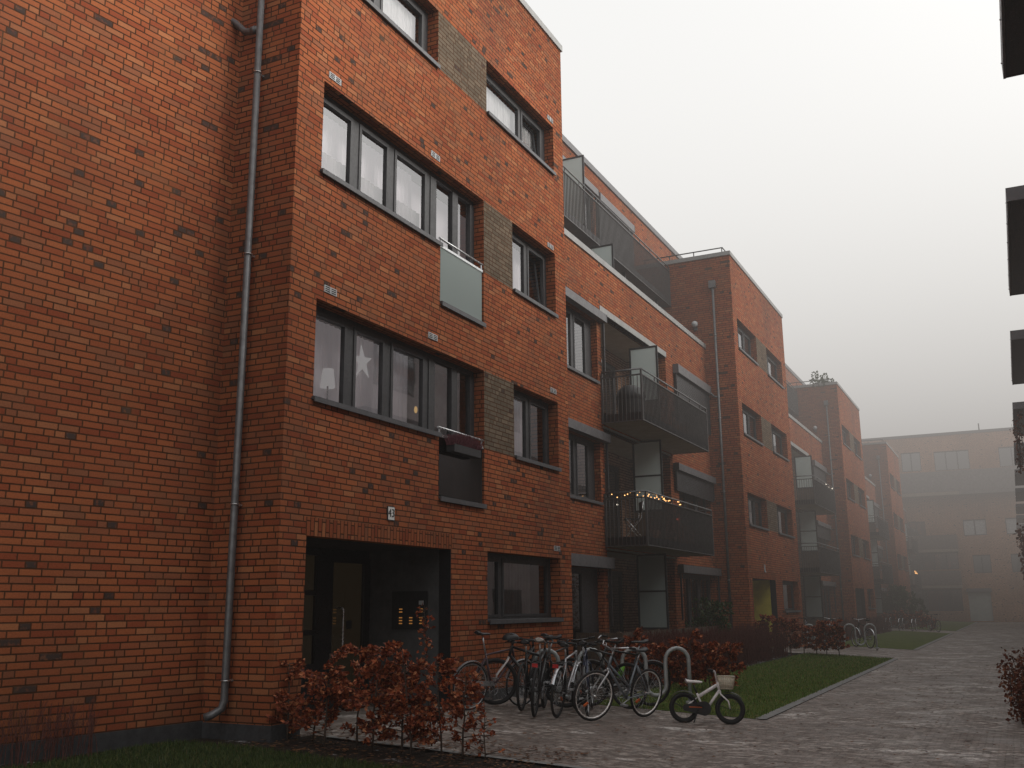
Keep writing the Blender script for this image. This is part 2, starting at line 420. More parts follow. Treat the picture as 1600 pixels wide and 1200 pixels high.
def window(par, x0, ya, yb, za, zb, panes, rec=.2, glass='glass', sill=True, curtains=None, tilt=None, posts=(), name='window', low=None):
    """x0: wall plane, panes: list of (y0,y1[,z0]) glass rectangles inside the opening"""
    f = MB(); xf = x0-rec; t = .07
    zt = zb-.085; zl = za+.10
    cells = sorted(panes)
    # jambs, mullions between the panes, head and bottom rail
    f.box(xf-t, xf, ya, yb, zb-.075, zb)
    f.box(xf-t, xf, ya, yb, za, za+.06)
    edges = [ya] + [e for p in cells for e in (p[0], p[1])] + [yb]
    for k in range(0, len(edges), 2):
        a, b2 = edges[k], edges[k+1]
        f.box(xf-t, xf, a, b2, za+.06, zb-.075)
    # casement frames stand proud of the outer frame
    for p in cells:
        a, b2 = p[0], p[1]
        f.box(xf-.045, xf+.014, a-.035, a+.02, za+.062, zb-.077); f.box(xf-.045, xf+.014, b2-.02, b2+.035, za+.062, zb-.077)
        f.box(xf-.045, xf+.012, a+.02, b2-.02, za+.062, zl); f.box(xf-.045, xf+.012, a+.02, b2-.02, zt-.055, zb-.077)
    w = f.build(name, 'dark_metal', par)
    g = MB()
    for k, p in enumerate(cells):
        if tilt == k: continue
        g.poly([(xf-.02, p[0]+.015, zl-.01), (xf-.02, p[1]-.015, zl-.01), (xf-.02, p[1]-.015, zt-.05), (xf-.02, p[0]+.015, zt-.05)])
    g.build('pane', glass, w)
    if tilt is not None:
        a, b2 = cells[tilt][:2]; s = MB(); h = zt-zl
        for (q0, q1, r0, r1) in ((a+.02, a+.07, 0, h-.05), (b2-.07, b2-.02, 0, h-.05), (a+.07, b2-.07, 0, .05), (a+.07, b2-.07, h-.10, h-.05)):
            s.box(-.03, 0, q0, q1, r0, r1)
        ang = .12
        s.v = [(xf-.03+x*math.cos(ang)-z*math.sin(ang), y, zl+z*math.cos(ang)+x*math.sin(ang)) for x, y, z in s.v]
        s.build('sash', 'dark_metal', w)
        s2 = MB().poly([(xf-.045-.05*math.sin(ang), a+.07, zl+.05), (xf-.045-.05*math.sin(ang), b2-.07, zl+.05),
                        (xf-.045-(h-.1)*math.sin(ang), b2-.07, zl+(h-.1)), (xf-.045-(h-.1)*math.sin(ang), a+.07, zl+(h-.1))])
        s2.build('pane', glass, w)
    if sill:
        s = MB(); s.box(x0-rec, x0+.055, ya+.003, yb-.003, za-.012, za+.02); s.box(x0+.035, x0+.055, ya+.003, yb-.003, za-.045, za-.012)
        s.build('sill', 'sill_metal', w)
    if curtains:
        for (c0, c1, z0, z1, m) in curtains:
            cm = MB(); n = max(6, int((c1-c0)/.035)); px = None
            for k in range(n+1):
                yy = c0+(c1-c0)*k/n; xx = xf-.16+.014*math.sin(k*1.9)+.006*math.sin(k*.7)
                if px: cm.poly([(px[0], px[1], z0), (xx, yy, z0), (xx, yy, z1), (px[0], px[1], z1)], True)
                px = (xx, yy)
            if m == 'sheer_added_glow': cm.v = [(x-.16, y, z) for x, y, z in cm.v]
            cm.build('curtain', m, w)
    return w

def vent(par, x0, y, z):
    m = MB(); m.box(x0, x0+.012, y-.13, y+.13, z-.045, z+.045); m.cur = 1
    for k in (-1, 1):
        for j in (-1, 0, 1): m.box(x0+.012, x0+.014, y+k*.063-.05, y+k*.063+.05, z+j*.026-.007, z+j*.026+.007)
    m.build('vent_cover', ['frame_white', 'interior_dark'], par)

def shutter_box(par, x0, ya, yb, z0, z1, down=None):
    m = MB(); m.box(x0+.002, x0+.17, ya, yb, z0, z1)
    m.box(x0+.002, x0+.178, ya-.008, ya, z0-.008, z1+.006); m.box(x0+.002, x0+.178, yb, yb+.008, z0-.008, z1+.006)
    o = m.build('shutter_box', 'mid_metal', par)
    g = MB()
    if down is not None:
        zz = z0
        while zz > down:
            g.box(x0+.06, x0+.075, ya+.05, yb-.05, zz-.045, zz-.004); zz -= .049
        g.build('shutter', 'dark_metal', o)
    zb = down if down is not None else z0-1.3
    for q0, q1 in ((ya+.003, ya+.045), (yb-.045, yb-.003)): MB().box(x0+.05, x0+.10, q0, q1, zb, z0).build('guide_rail', 'dark_metal', o)
    return o

def railing(par, pts, z0, z1, gap=.11, toprail=True, name='railing', lit=False):
    """balusters along a plan polyline pts [(x,y)..]"""
    m = MB()
    for (xa, ya), (xb, yb) in zip(pts[:-1], pts[1:]):
        L = math.hypot(xb-xa, yb-ya); n = max(2, int(L/gap)); dx, dy = (xb-xa)/L, (yb-ya)/L
        ax, ay, az = Vector((dx, dy, 0)), Vector((-dy, dx, 0)), Vector((0, 0, 1))
        for k in range(n+1):
            t = L*k/n; px, py = xa+dx*t, ya+dy*t
            m.obox((px, py, (z0+z1-.13)/2), ax, ay, az, .006, .0125, (z1-.13-z0)/2)
            if k % 10 == 0: m.obox((px, py, z1-.065), ax, ay, az, .012, .012, .065)
        mid = ((xa+xb)/2, (ya+yb)/2)
        m.obox((*mid, z1-.14), ax, ay, az, L/2+.012, .021, .014)
        m.obox((*mid, z0+.02), ax, ay, az, L/2+.012, .021, .012)
    for (x, y) in pts: m.box(x-.022, x+.022, y-.022, y+.022, z0, z1-.02)
    r = m.build(name, 'rail_metal', par)
    h = MB(); h.tube([(x, y, z1) for x, y in pts], .022, 8); h.build('handrail', 'zinc', r)
    return r

def privacy_screen(par, y, xa, xb, z0, z1, split=True, low=None, m='frosted'):
    f = MB(); t = .03
    f.box(xa, xa+.05, y-t/2, y+t/2, z0, z1); f.box(xb-.05, xb, y-t/2, y+t/2, z0, z1)
    f.box(xa+.05, xb-.05, y-t/2, y+t/2, z1-.05, z1); f.box(xa+.05, xb-.05, y-t/2, y+t/2, z0, z0+.05)
    if split: f.box(xa+.05, xb-.05, y-t/2, y+t/2, (z0+z1)/2-.02, (z0+z1)/2+.02)
    o = f.build('privacy_screen', 'dark_metal', par)
    g = MB().box(xa+.04, xb-.04, y-.005, y+.005, z0+.04, z1-.04); g.build('frosted_glass', m, o)
    if low is not None:
        l = MB().box(xa+.001, xb-.001, y-.02, y+.02, low, z0-.002); l.build('base_panel', 'timber_brown', o)
    return o

def wall_lamp(par, x, y, z, nx, ny):
    m = MB(); m.ball((x+nx*.13, y+ny*.13, z), .11, .11, .11, 14, 8)
    o = m.build('wall_lamp', 'frame_white', par)
    k = MB().box(x-.05, x+.05, y-.05 if ny else y-.05, y+.05, z-.19, z-.08); k.build('lamp_bracket', 'mid_metal', o)

def downpipe(par, pts, r=.052, collars=()):
    m = MB(); m.tube(pts, r, 12); o = m.build('downpipe', 'zinc', par)
    for c in collars:
        k = MB(); k.torus(c, r+.004, .009, 18, 6, 'z'); k.box(c[0]-.015, c[0]+.015, c[1]+r, c[1]+r+.07, c[2]-.012, c[2]+.012)
        k.build('pipe_bracket', 'steel', o)
    return o

def text_mesh(s, size, extr=.002):
    cu = bpy.data.curves.new('lettering', 'FONT'); cu.body = s; cu.size = size; cu.align_x = 'CENTER'; cu.align_y = 'CENTER'; cu.extrude = extr
    ob = bpy.data.objects.new('lettering', cu); COL.objects.link(ob)
    bpy.context.view_layer.update()
    me = bpy.data.meshes.new_from_object(ob.evaluated_get(bpy.context.evaluated_depsgraph_get()))
    COL.objects.unlink(ob); bpy.data.objects.remove(ob); return me

# ------------------------------------------------------------------ the terraced apartment block, one building per entrance (22.6 m)
SEC = 22.6
Y1 = 9.07
BAY = 8.5
XM = -3.3            # main wall of the set-back fifth storey
XB = -1.0            # front of the recessed part
STO = [3.2, 6.2, 9.2, 12.2]

def bay(par, first):
    hol = [(.50, 3.95, .0, 2.47), (5.10, 7.97, 1.40, 2.49)]
    if first:
        for zs in (4.14, 7.15):
            hol += [(.53, 5.0, zs, zs+1.29), (3.56, 5.0, zs-.94, zs), (6.10, 8.0, zs, zs+1.29)]
        hol += [(.53, 3.44, 10.15, 11.18), (5.12, 8.03, 10.15, 11.18)]
        pan = [(5.003, 6.097, zs, zs+1.29) for zs in (4.14, 7.15)] + [(3.443, 5.117, 10.15, 11.18)]
    else:
        for zs in (4.16, 7.13, 10.04):
            hol += [(.53, 3.30, zs, zs+1.05), (4.95, 7.75, zs, zs+1.05)]
        pan = [(3.303, 4.947, zs, zs+1.05) for zs in (4.16, 7.13, 10.04)]
    m = MB()
    wall(m, 'X', 0., 0, BAY, .0, 13.16, hol, .2)
    wall(m, 'Y-', 0., XB if first else XM, 0, .0, 13.16)
    if first: wall(m, 'Y-', 0., XM, XB, .0, 15.2)
    wall(m, 'Y+', BAY, XM, 0, .0, 13.16)
    m.build('wall', 'brick_red', par)
    for a, b_, c_, d_ in pan: MB().poly([(.003, a, c_), (.003, b_, c_), (.003, b_, d_), (.003, a, d_)]).build('brick_panel', 'brick_olive', par)
    # soldier course above the entrance
    s = MB(); s.poly([(.004, .48, 2.465), (.004, 3.97, 2.465), (.004, 3.97, 2.685), (.004, .48, 2.685)]); s.build('brick_lintel', 'brick_soldier', par)
    # plinth
    q = MB(); q.box(-.1, .012, -.012, .497, -.3, .36); q.box(XB, -.1, -.012, .1, -.3, .36); q.build('plinth', 'plinth', par)
    MB().box(-.1, .012, 3.953, BAY+.01, -.3, .36).build('plinth', 'plinth', par)
    # coping
    c = MB(); c.box(-.38, .035, -.035, BAY+.035, 13.163, 13.30); c.box(XM, -.38, -.035, .32, 13.163, 13.30); c.box(XM, -.38, BAY-.32, BAY+.035, 13.163, 13.30)
    c.build('coping', 'coping', par)
    rf = MB().box(XM, -.38, .32, BAY-.32, 12.9, 13.0); rf.build('roof', 'roof_felt', par)
    it = MB(); it.box(-2.6, -2.5, .05, 8.45, 2.75, 12.9)
    for zf in (3.1, 6.1, 9.1): it.box(-2.5, -.28, .05, 8.45, zf-.28, zf)
    it.box(-2.5, -.28, 4.0, 4.1, 0, 2.75); it.box(-2.5, -.28, 8.35, 8.45, 0, 2.75); it.box(-2.6, -2.5, 4.1, 8.35, 0, 2.75)
    it.build('interior', 'interior_dark', par)
    # windows
    if first:
        for i, zs in enumerate((4.14, 7.15)):
            w = window(par, 0, .53, 3.56, zs, zs+1.29, [(.63, 1.42), (1.65, 2.33), (2.56, 3.41)], sill=False,
                       curtains=[(.5, 3.50, zs+.05, zs+1.25, 'sheer_added_glow')] if i == 0 else [(.45, 3.50, zs+.05, zs+.56, 'curtain_grey'), (.45, 3.50, zs+.56, zs+1.25, 'sheer_added_glow')])  # pale cloth stands in for reflections in the panes; upper storey greyer below
            MB().poly([(-.62, 3.5, zs-.9), (-.62, 5.6, zs-.9), (-.62, 5.6, zs+1.25), (-.62, 3.5, zs+1.25)]).build('curtain', 'sheer_added_glow' if i else 'curtain_grey', par)
            sl = MB(); sl.box(-.2, .055, .50, 3.56, zs-.012, zs+.02); sl.box(.035, .055, .50, 3.56, zs-.045, zs-.012); sl.build('sill', 'sill_metal', w)
            # french window with a glass balustrade, same frame line
            f = MB(); x = -.2; za = zs-.94
            f.box(x-.07, x, 3.56, 5.0, za, za+.07)
            f.box(x-.07, x, 3.561, 5.0, zs+1.2, zs+1.29)
            for a, b_ in ((3.561, 3.74), (4.26, 4.44), (4.86, 5.0)): f.box(x-.072, x+.014, a, b_, za+.07, zs+1.2)
            f.box(x-.07, x+.012, 3.74, 4.26, zs-.69, zs-.60); f.box(x-.07, x+.012, 4.44, 4.86, zs-.69, zs-.60)
            fw = f.build('french_window', 'dark_metal', par)
            g = MB()
            for a, b_ in ((3.72, 4.28), (4.42, 4.88)): g.poly([(x-.03, a, za+.07), (x-.03, b_, za+.07), (x-.03, b_, zs+1.2), (x-.03, a, zs+1.2)])
            g.build('pane', 'glass', fw)
            st = MB(); st.box(x, .05, 3.563, 4.997, za-.012, za+.02); st.box(.03, .05, 3.563, 4.997, za-.05, za-.012); st.build('sill', 'sill_metal', fw)
            bl = MB(); bl.box(-.035, -.020, 3.60, 4.965, za+.04, zs-.02)
            b2 = bl.build('balustrade_glass', 'balustrade_pale' if i else 'glass_green', fw)
            hr = MB(); hr.box(-.045, -.008, 3.565, 4.995, zs-.02, zs+.02); hr.tube([(-.02, 3.565, zs+.12), (-.02, 4.995, zs+.12)], .018, 8)
            hr.box(-.035, -.015, 3.60, 3.62, zs+.02, zs+.11); hr.box(-.035, -.015, 4.94, 4.96, zs+.02, zs+.11)
            hr.build('handrail', 'steel', b2)
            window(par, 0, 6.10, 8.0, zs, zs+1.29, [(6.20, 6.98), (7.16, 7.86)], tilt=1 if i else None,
                   curtains=[(5.9, 7.05, zs+.05, zs+1.25, 'sheer_added_glow'), (7.12, 7.75, zs+.05, zs+1.25, 'sheer_added_glow')])
        window(par, 0, .53, 3.44, 10.15, 11.18, [(.63, 1.9), (2.1, 3.26)], curtains=[(.6, 3.3, 10.3, 11.1, 'curtain_white')])
        window(par, 0, 5.12, 8.03, 10.15, 11.18, [(5.22, 6.80), (6.95, 7.80)], tilt=1, curtains=[(5.2, 7.8, 10.3, 11.1, 'curtain_white')])
        for (y, z) in ((.75, 8.58), (3.38, 8.57), (7.88, 11.30), (7.78, 8.53), (.80, 5.60), (3.35, 5.61), (7.79, 5.62), (7.83, 2.66)): vent(par, 0, y, z)
    else:
        for i, zs in enumerate((4.16, 7.13, 10.04)):
            window(par, 0, .53, 3.30, zs, zs+1.05, [(.63, 1.25), (1.42, 2.10), (2.28, 3.16)], curtains=[(.55, 1.75, zs+.05, zs+1., 'sheer_added_glow')])
            window(par, 0, 4.95, 7.75, zs, zs+1.05, [(5.05, 5.9), (6.08, 7.6)], curtains=[(4.95, 6.4, zs+.05, zs+1., 'sheer_added_glow')] if i != 2 else None)
    window(par, 0, 5.10, 7.97, 1.40, 2.49, [(5.22, 5.85), (6.02, 7.80)], glass='glass', curtains=[(6.0, 7.4, 1.5, 2.4, 'curtain_grey')])
    # entrance recess 1.5 m deep: soffit, far cheek, glazed door in dark frame
    MB().box(-1.55, -.2, .47, .50, .0, 2.5).build('entrance_cheek', 'entrance_wall', par)
    e = MB(); e.box(-1.55, -.201, 3.951, 4.0, .0, 2.5); e.build('entrance_cheek', 'entrance_wall' if first else 'entrance_yellow', par)
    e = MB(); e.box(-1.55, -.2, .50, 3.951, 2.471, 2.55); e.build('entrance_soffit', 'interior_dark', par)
    e = MB(); e.box(-1.55, .02, .50, 3.951, -.1, gz(0)+.01); e.build('entrance_floor', 'paving', par)
    e = MB(); X = -1.5
    e.box(X, X+.06, .50, .62, .2, 2.47); e.box(X, X+.06, .62, 3.9, 2.36, 2.47)
    for a, b_ in ((1.2, 1.32), (2.62, 3.0), (3.80, 3.95)): e.box(X, X+.06, a, b_, .21, 2.36)
    e.box(X+.001, X+.059, .62, 1.2, .21, .4); e.box(X+.001, X+.055, 1.32, 2.62, .21, .86)
    for z in (1.25, 1.8): e.box(X+.001, X+.05, 1.32, 2.62, z, z+.07)
    e.box(X+.001, X+.058, 3.0, 3.8, .21, .42); e.box(X+.001, X+.058, 3.0, 3.8, 2.28, 2.36)
    dr = e.build('entrance_door', 'black_paint', par)
    g = MB(); g.poly([(X+.03, .6, .3), (X+.03, 3.8, .3), (X+.03, 3.8, 2.36), (X+.03, .6, 2.36)]); g.build('pane', 'glass_dark', dr)
    h = MB(); h.tube([(X+.06, 3.08, 1.62), (X+.16, 3.11, 1.62), (X+.17, 3.12, 1.6), (X+.17, 3.12, .97), (X+.16, 3.11, .95), (X+.06, 3.08, .95)], .014, 8); h.build('handle', 'steel', dr)
    k = MB(); k.box(X+.032, X+.05, 3.38, 3.50, 1.32, 1.44); k.build('door_lock', 'black_plastic', dr)
    hl = MB(); hl.poly([(X-.12, .3, 0), (X-.12, 4.0, 0), (X-.12, 4.0, 2.5), (X-.12, .3, 2.5)]); hl.build('hall_light', 'lit_hall', par)
    MB().box(-.2, -.004, 3.936, 3.9495, gz(0)+.012, 2.468).build('jamb_shade_strip', 'black_paint', par)  # thin black strip laid over the brick reveal to paint its shade
    # doorbell panel on the far cheek
    dx = 0 if first else -.32
    p = MB(); p.box(-1.02+dx, -.40+dx, 3.925, 3.951, 1.30, 1.86) if first else p.box(-1.34, -1.02, 3.925, 3.951, 1.35, 1.78); db = p.build('doorbell_panel', 'black_plastic', par)
    n = MB()
    for (x, cnt) in ((-.86, 6), (-.68, 3), (-.50, 6)) if first else ((-1.26, 4), (-1.10, 6)):
        for j in range(cnt):
            if cnt == 6 and j in (3,): continue
            n.box(x-.028, x+.028, 3.920, 3.9245, 1.38+j*.042, 1.38+j*.042+.016)
    n.build('lit_nameplate', 'nameplate', db)
    if first: MB().box(-.54, -.46, 3.92, 3.9245, 1.66, 1.72).build('intercom_screen', 'frame_white', db)
    # downpipe in the corner
    ys = -.11
    if first:
        downpipe(par, [(-.58, ys, 13.2), (-.585, ys, .62), (-.60, ys-.02, .53), (-.66, ys-.10, .47), (-.72, ys-.16, .44)], .044,
                 [(-.58, ys, z) for z in (11.4, 8.38, 5.9, 2.81, .83)])
        br = MB(); br.tube([(-.60, ys, 9.02), (-.74, ys+.01, 9.02), (-.84, ys, 9.05), (-.98, ys-.01, 9.2), (-1.08, ys-.03, 9.27), (-1.24, ys-.05, 9.30)], .045, 10)
        br.tube([(-.64, ys, 9.02), (-.71, ys, 9.02)], .054, 10); br.tube([(-1.15, ys-.04, 9.285), (-1.25, ys-.05, 9.30)], .054, 10); br.build('pipe_branch', 'zinc', par)
    else:
        downpipe(par, [(-.60, ys, 12.1), (-.60, ys, .35)], .042, [(-.60, ys, z) for z in (10.4, 7.6, 5.2, 2.4)])
        br = MB(); br.tube([(-.62, ys, 8.3), (-.75, ys, 8.33), (-.9, ys-.02, 8.5), (-1.0, ys-.1, 8.6), (-1.02, ys-.3, 8.63)], .035, 8); br.build('pipe_branch', 'zinc', par)
        hb = MB().box(-.72, -.50, ys-.07, ys+.08, 12.05, 12.3); hb.build('pipe_hopper', 'zinc', par)
        wall_lamp(par, -1.27, 0, 10.87, 0, -1)

def recess(par):
    a, e = BAY, SEC
    m = MB()
    low = [(10.0, 12.72, 6.87, 8.42), (10.0, 12.72, 3.97, 5.43), (10.0, 12.72, .2, 2.47),
           (12.98, 18.15, 6.2, 8.72), (12.98, 18.15, 3.2, 5.80), (12.98, 18.15, .2, 2.90),
           (18.9, 22.3, 7.0, 8.40), (18.9, 22.3, 4.0, 5.46), (18.9, 22.3, .3, 2.53)]
    wall(m, 'X', XB, a, e, .0, 10.0, low, .2)
    # upper set-back storeys
    wall(m, 'X', XM, 0., e, 9.2, 15.25, [(9.6, 12.2, 12.25, 14.4), (16.2, 18.6, 12.25, 14.4), (18.9, 22.0, 12.9, 14.35), (9.6, 12.2, 9.3, 11.3), (16.5, 21.0, 9.3, 11.3)], .15)
    m.build('wall', 'brick_red', par)
    c = MB(); c.box(XB-.32, XB+.035, a-.0, e, 10.003, 10.15); c.build('coping', 'coping', par)
    c = MB(); c.box(XM-.4, XM+.05, 0.0, e, 15.253, 15.45); c.build('roof_edge', 'mid_metal', par)
    MB().box(XM-6, XM-.4, 0, e, 15.1, 15.2).build('roof', 'roof_felt', par); MB().box(XM, XB-.32, a, e, 9.0, 9.2).build('terrace_floor', 'roof_felt', par)
    it = MB(); it.box(-4.4, -4.3, a, e, .0, 15.0)
    for zf in (3.1, 6.1, 9.0, 12.1): it.box(-4.3, XB-.3 if zf < 9 else XM-.2, a+.02, 12.9, zf-.28, zf); it.box(-4.3, XB-.3 if zf < 9 else XM-.2, 18.2, e, zf-.28, zf); it.box(-4.3, -2.4 if zf < 9 else XM-.2, 12.9, 18.2, zf-.28, zf)
    it.build('interior', 'interior_dark', par)
    # loggias
    for k, (z0, z1) in enumerate(((.2, 2.90), (3.2, 5.80), (6.2, 8.72))):
        lg = MB(); xb = -2.2
        wall(lg, 'X', xb, 12.98, 18.15, z0-.1, z1, [(13.3, 15.0, z0, z1-.35), (16.1, 17.3, z0, z1-.35)], .12)
        wall(lg, 'Y-', 18.15, xb, XB-.2, z0-.1, z1); wall(lg, 'Y+', 12.98, xb, XB-.2, z0-.1, z1)
        l = lg.build('loggia', 'brick_umber', par)
        s = MB(); s.box(xb, XB-.201, 12.98, 18.15, z1+.001, z1+.1); s.build('loggia_ceiling', 'soffit', l)
        s = MB(); s.box(xb, XB-.0, 12.98, 18.15, z0-.12, z0-.003); s.build('loggia_floor', 'concrete', l)
        window(par, xb, 13.3, 15.0, z0, z1-.35, [(13.45, 14.1), (14.25, 14.85)], rec=.05, sill=False, glass='glass_dark', name='balcony_door')
        window(par, xb, 16.1, 17.3, z0, z1-.35, [(16.22, 17.18)], rec=.05, sill=False, glass='glass_dark', name='balcony_door')
        b_ = MB(); b_.box(XB-.18, XB+.02, 12.93, 18.2, z1+.0, z1+(.16 if k == 2 else .05)); b_.build('lintel', 'coping' if k == 2 else 'concrete', par)
        wall_lamp(par, xb, 15.5, z0+1.95, 1, 0)
    tr = MB(); tr.box(XB-.14, XB-.02, 18.16, 18.19, .3, 8.7); tr.build('corner_trim', 'frame_white', par)
    # balconies of the second and third storey
    for k, z in enumerate((2.98, 5.90)):
        d = MB(); d.box(XB+.002, 0.0, 12.9, 18.42, z, z+.2)
        bd = d.build('balcony', 'soffit', par)
        s = MB(); s.box(.0, .012, 12.888, 18.432, z+.001, z+.205); s.box(XB+.002, .0, 12.888, 12.899, z+.001, z+.205); s.build('slab_edge', 'black_paint', bd)
        railing(bd, [(XB+.04, 12.86), (.04, 12.86), (.04, 18.46), (XB+.04, 18.46)], z-.02, z+1.24, .10)
        privacy_screen(par, 15.63, -1.22, -.42, z+1.02 if k == 0 else z+1.0, 5.87 if k == 0 else 8.42, split=(k == 0), low=z+.21)
    privacy_screen(par, 15.63, -1.22, -.42, 1.04, 2.93, split=True, low=.2, m='frosted_dark')
    # windows of the recessed front, with shutter boxes
    for i, (z0, z1) in enumerate(((6.87, 8.42), (3.97, 5.43))):
        window(par, XB, 10.0, 12.72, z0, z1, [(10.1, 10.9), (11.05, 11.45), (11.65, 12.3)], rec=.16,
               curtains=[(10.3, 10.75, z0+.1, z1-.1, 'curtain_white'), (11.0, 11.25, z0+.1, z1-.1, 'curtain_white')])
        shutter_box(par, XB, 9.96, 12.99, z1, z1+.2)
    window(par, XB, 10.0, 12.72, .2, 2.47, [(10.1, 10.75), (10.95, 11.75)], rec=.16, glass='glass_dark', sill=False, name='terrace_door', curtains=[(10.1, 10.72, .4, 1.75, 'curtain_grey'), (10.97, 11.7, .95, 1.85, 'curtain_grey')])
    shutter_box(par, XB, 9.96, 12.99, 2.47, 2.72)
    window(par, XB, 18.9, 22.3, 7.0, 8.40, [(19.0, 20.0), (20.15, 21.1), (21.3, 22.2)], rec=.16); shutter_box(par, XB, 18.86, 22.45, 8.40, 8.66, down=7.05)
    window(par, XB, 18.9, 22.3, 4.0, 5.46, [(19.0, 20.0), (20.15, 21.1), (21.3, 22.2)], rec=.16, glass='glass_dark'); shutter_box(par, XB, 18.45, 22.45, 5.44, 5.64, down=4.9)
    window(par, XB, 18.9, 22.3, .3, 2.53, [(19.0, 19.9), (20.1, 20.9), (21.2, 22.1)], rec=.16, glass='glass_dark', sill=False, name='terrace_door', curtains=[(19.1, 19.3, .4, 2.4, 'curtain_grey'), (20.1, 20.35, .4, 2.4, 'curtain_grey'), (21.1, 21.7, .4, 2.3, 'curtain_white')]); shutter_box(par, XB, 18.45, 22.5, 2.53, 2.75)
    # fourth storey terrace and the access balcony of the fifth
    d = MB(); d.box(XM, -2.14, a+.01, e-.01, 11.66, 11.88); bd = d.build('balcony', 'mid_metal', par)
    railing(bd, [(-2.11, a+.05), (-2.11, e-.05)], 11.62, 13.05, .10)
    privacy_screen(par, 14.93, XM, -2.10, 11.9, 14.0, split=False)
    privacy_screen(par, 15.5, -2.95, -1.52, 9.21, 11.45, split=False)
    for y in (11.0, 13.6, 18.5, 21.6): MB().box(-2.35, -2.27, y, y+.08, 9.2, 11.66).build('balcony_post', 'dark_metal', par)
    shutter_box(par, XM, 9.5, 12.3, 14.4, 14.6); shutter_box(par, XM, 13.9, 18.7, 14.4, 14.62); shutter_box(par, XM, 18.85, 22.1, 14.35, 14.6, down=13.0)
    window(par, XM, 9.6, 12.2, 12.25, 14.4, [(9.75, 10.8), (11.0, 12.05)], rec=.1, sill=False, name='balcony_door')
    window(par, XM, 16.2, 18.6, 12.25, 14.4, [(16.35, 17.3), (17.5, 18.45)], rec=.1, sill=False, name='balcony_door')
    window(par, XM, 18.9, 22.0, 12.9, 14.35, [(19.05, 20.4), (20.6, 21.85)], rec=.1)
    window(par, XM, 9.6, 12.2, 9.3, 11.3, [(9.75, 10.8), (11.0, 12.05)], rec=.1, sill=False, name='balcony_door')
    window(par, XM, 16.5, 21.0, 9.3, 11.3, [(16.65, 18.1), (18.3, 20.85)], rec=.1, sill=False, name='balcony_door')

def roof_rail(par):
    m = MB()
    pts = [(-3.1, .12), (-.25, .12), (-.25, 1.2)]
    m.tube([(*p, 13.50) for p in pts], .022, 8)
    for x, y in ((-3.0, .12), (-2.1, .12), (-1.25, .12), (-.27, .12), (-.25, 1.15)): m.tube([(x, y, 13.3), (x, y, 13.50)], .018, 6)
    m.build('roof_railing', 'dark_metal', par)

sec1 = empty('apartment_building', (0, Y1, 0), 0, 'red brick apartment block numbered 43, with long ribbon windows and a glazed entrance', 'building', 'brick apartment blocks joined in a terrace')
bay(sec1, True); recess(sec1)
sec2 = empty('apartment_building', (0, Y1+SEC, 0), 0, 'red brick apartment block with a yellow entrance recess, next along from number 43', 'building', 'brick apartment blocks joined in a terrace')
bay(sec2, False); recess(sec2); roof_rail(sec2)

sec3 = copy_tree(sec2); sec3.location.y = Y1+2*SEC; sec3['label'] = 'hazy brick apartment block with a conifer on its roof edge'
sec4 = copy_tree(sec2); sec4.location.y = Y1+3*SEC; sec4['label'] = 'farthest brick block of the terrace, faint in the fog by the cross building'
for s_ in (sec3, sec4):
    for c in kids(s_):
        if c.name.startswith('entrance_cheek'):
            c.data = c.data.copy(); c.data.materials[0] = MATS['entrance_wall']

# ---- the block on the near side, its front turned by 8 degrees
wing = empty('apartment_building', (XB, Y1, 0), -math.radians(8.2), 'windowless red brick wing meeting the downpipe corner beside the ribbon-window block', 'building')
m = MB(); m.poly([(0, -13, .0), (0, 0, .0), (0, 0, 15.2), (0, -13, 15.2)]); m.build('wall', 'brick_red', wing)
m = MB(); m.box(-.1, .02, -13, .0, -.3, .37); m.build('plinth', 'plinth', wing)
m = MB(); m.box(-.4, .04, -13, .0, 15.2, 15.35); m.build('coping', 'coping', wing)
m = MB(); m.box(-9, -.4, -13, 0, 15.05, 15.15); m.build('roof', 'roof_felt', wing)

# ---- cross building closing the yard at Y = 100
FY = 100.
far = empty('apartment_building', (0, FY, 0), 0, 'brick apartment building closing the end of the path, pale in the fog', 'building')
m = MB()
fh = [(-1.04, .66, 13.8, 15.6), (1.83, 4.81, 13.7, 15.5), (7.3, 9.4, 13.7, 15.5), (-1.05, .5, 7.7, 9.1), (3.7, 5.6, 7.65, 9.1), (7.2, 9.2, 7.65, 9.1), (4.2, 5.65, 4.3, 5.9), (7.3, 9.2, 4.3, 5.9), (3.5, 5.35, .1, 2.65), (-1., 3., 4.7, 6.3), (-1., 3., 1.0, 2.9), (12.5, 14.5, 4.3, 5.9), (12.5, 14.5, 7.65, 9.1), (-6, -3, 7.65, 9.1)]
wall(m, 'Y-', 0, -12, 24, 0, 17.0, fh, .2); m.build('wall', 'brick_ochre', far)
m = MB(); m.box(-12, 24, -.05, .4, 17.0, 17.25); m.build('coping', 'mid_metal', far)
m = MB(); m.box(-12, 24, .4, 12, 16.8, 16.9); m.build('roof', 'roof_felt', far)
m = MB(); m.box(-12, 24, .21, .3, 0, 16.8); m.build('interior', 'interior_dark', far)
def ywindow(par, xa, xb, za, zb, n, bright=.0):
    f = MB(); y = .14; w = (xb-xa)/n
    f.box(xa, xb, y, y+.05, zb-.08, zb); f.box(xa, xb, y, y+.05, za, za+.08)
    for k in range(n+1): f.box(max(xa, xa+k*w-.05), min(xb, xa+k*w+.05), y, y+.05, za+.08, zb-.08)
    o = f.build('window', 'dark_metal', par); g = MB()
    g.poly([(xa, y+.03, za), (xb, y+.03, za), (xb, y+.03, zb), (xa, y+.03, zb)]); g.build('pane', 'frame_white' if bright else 'glass', o)
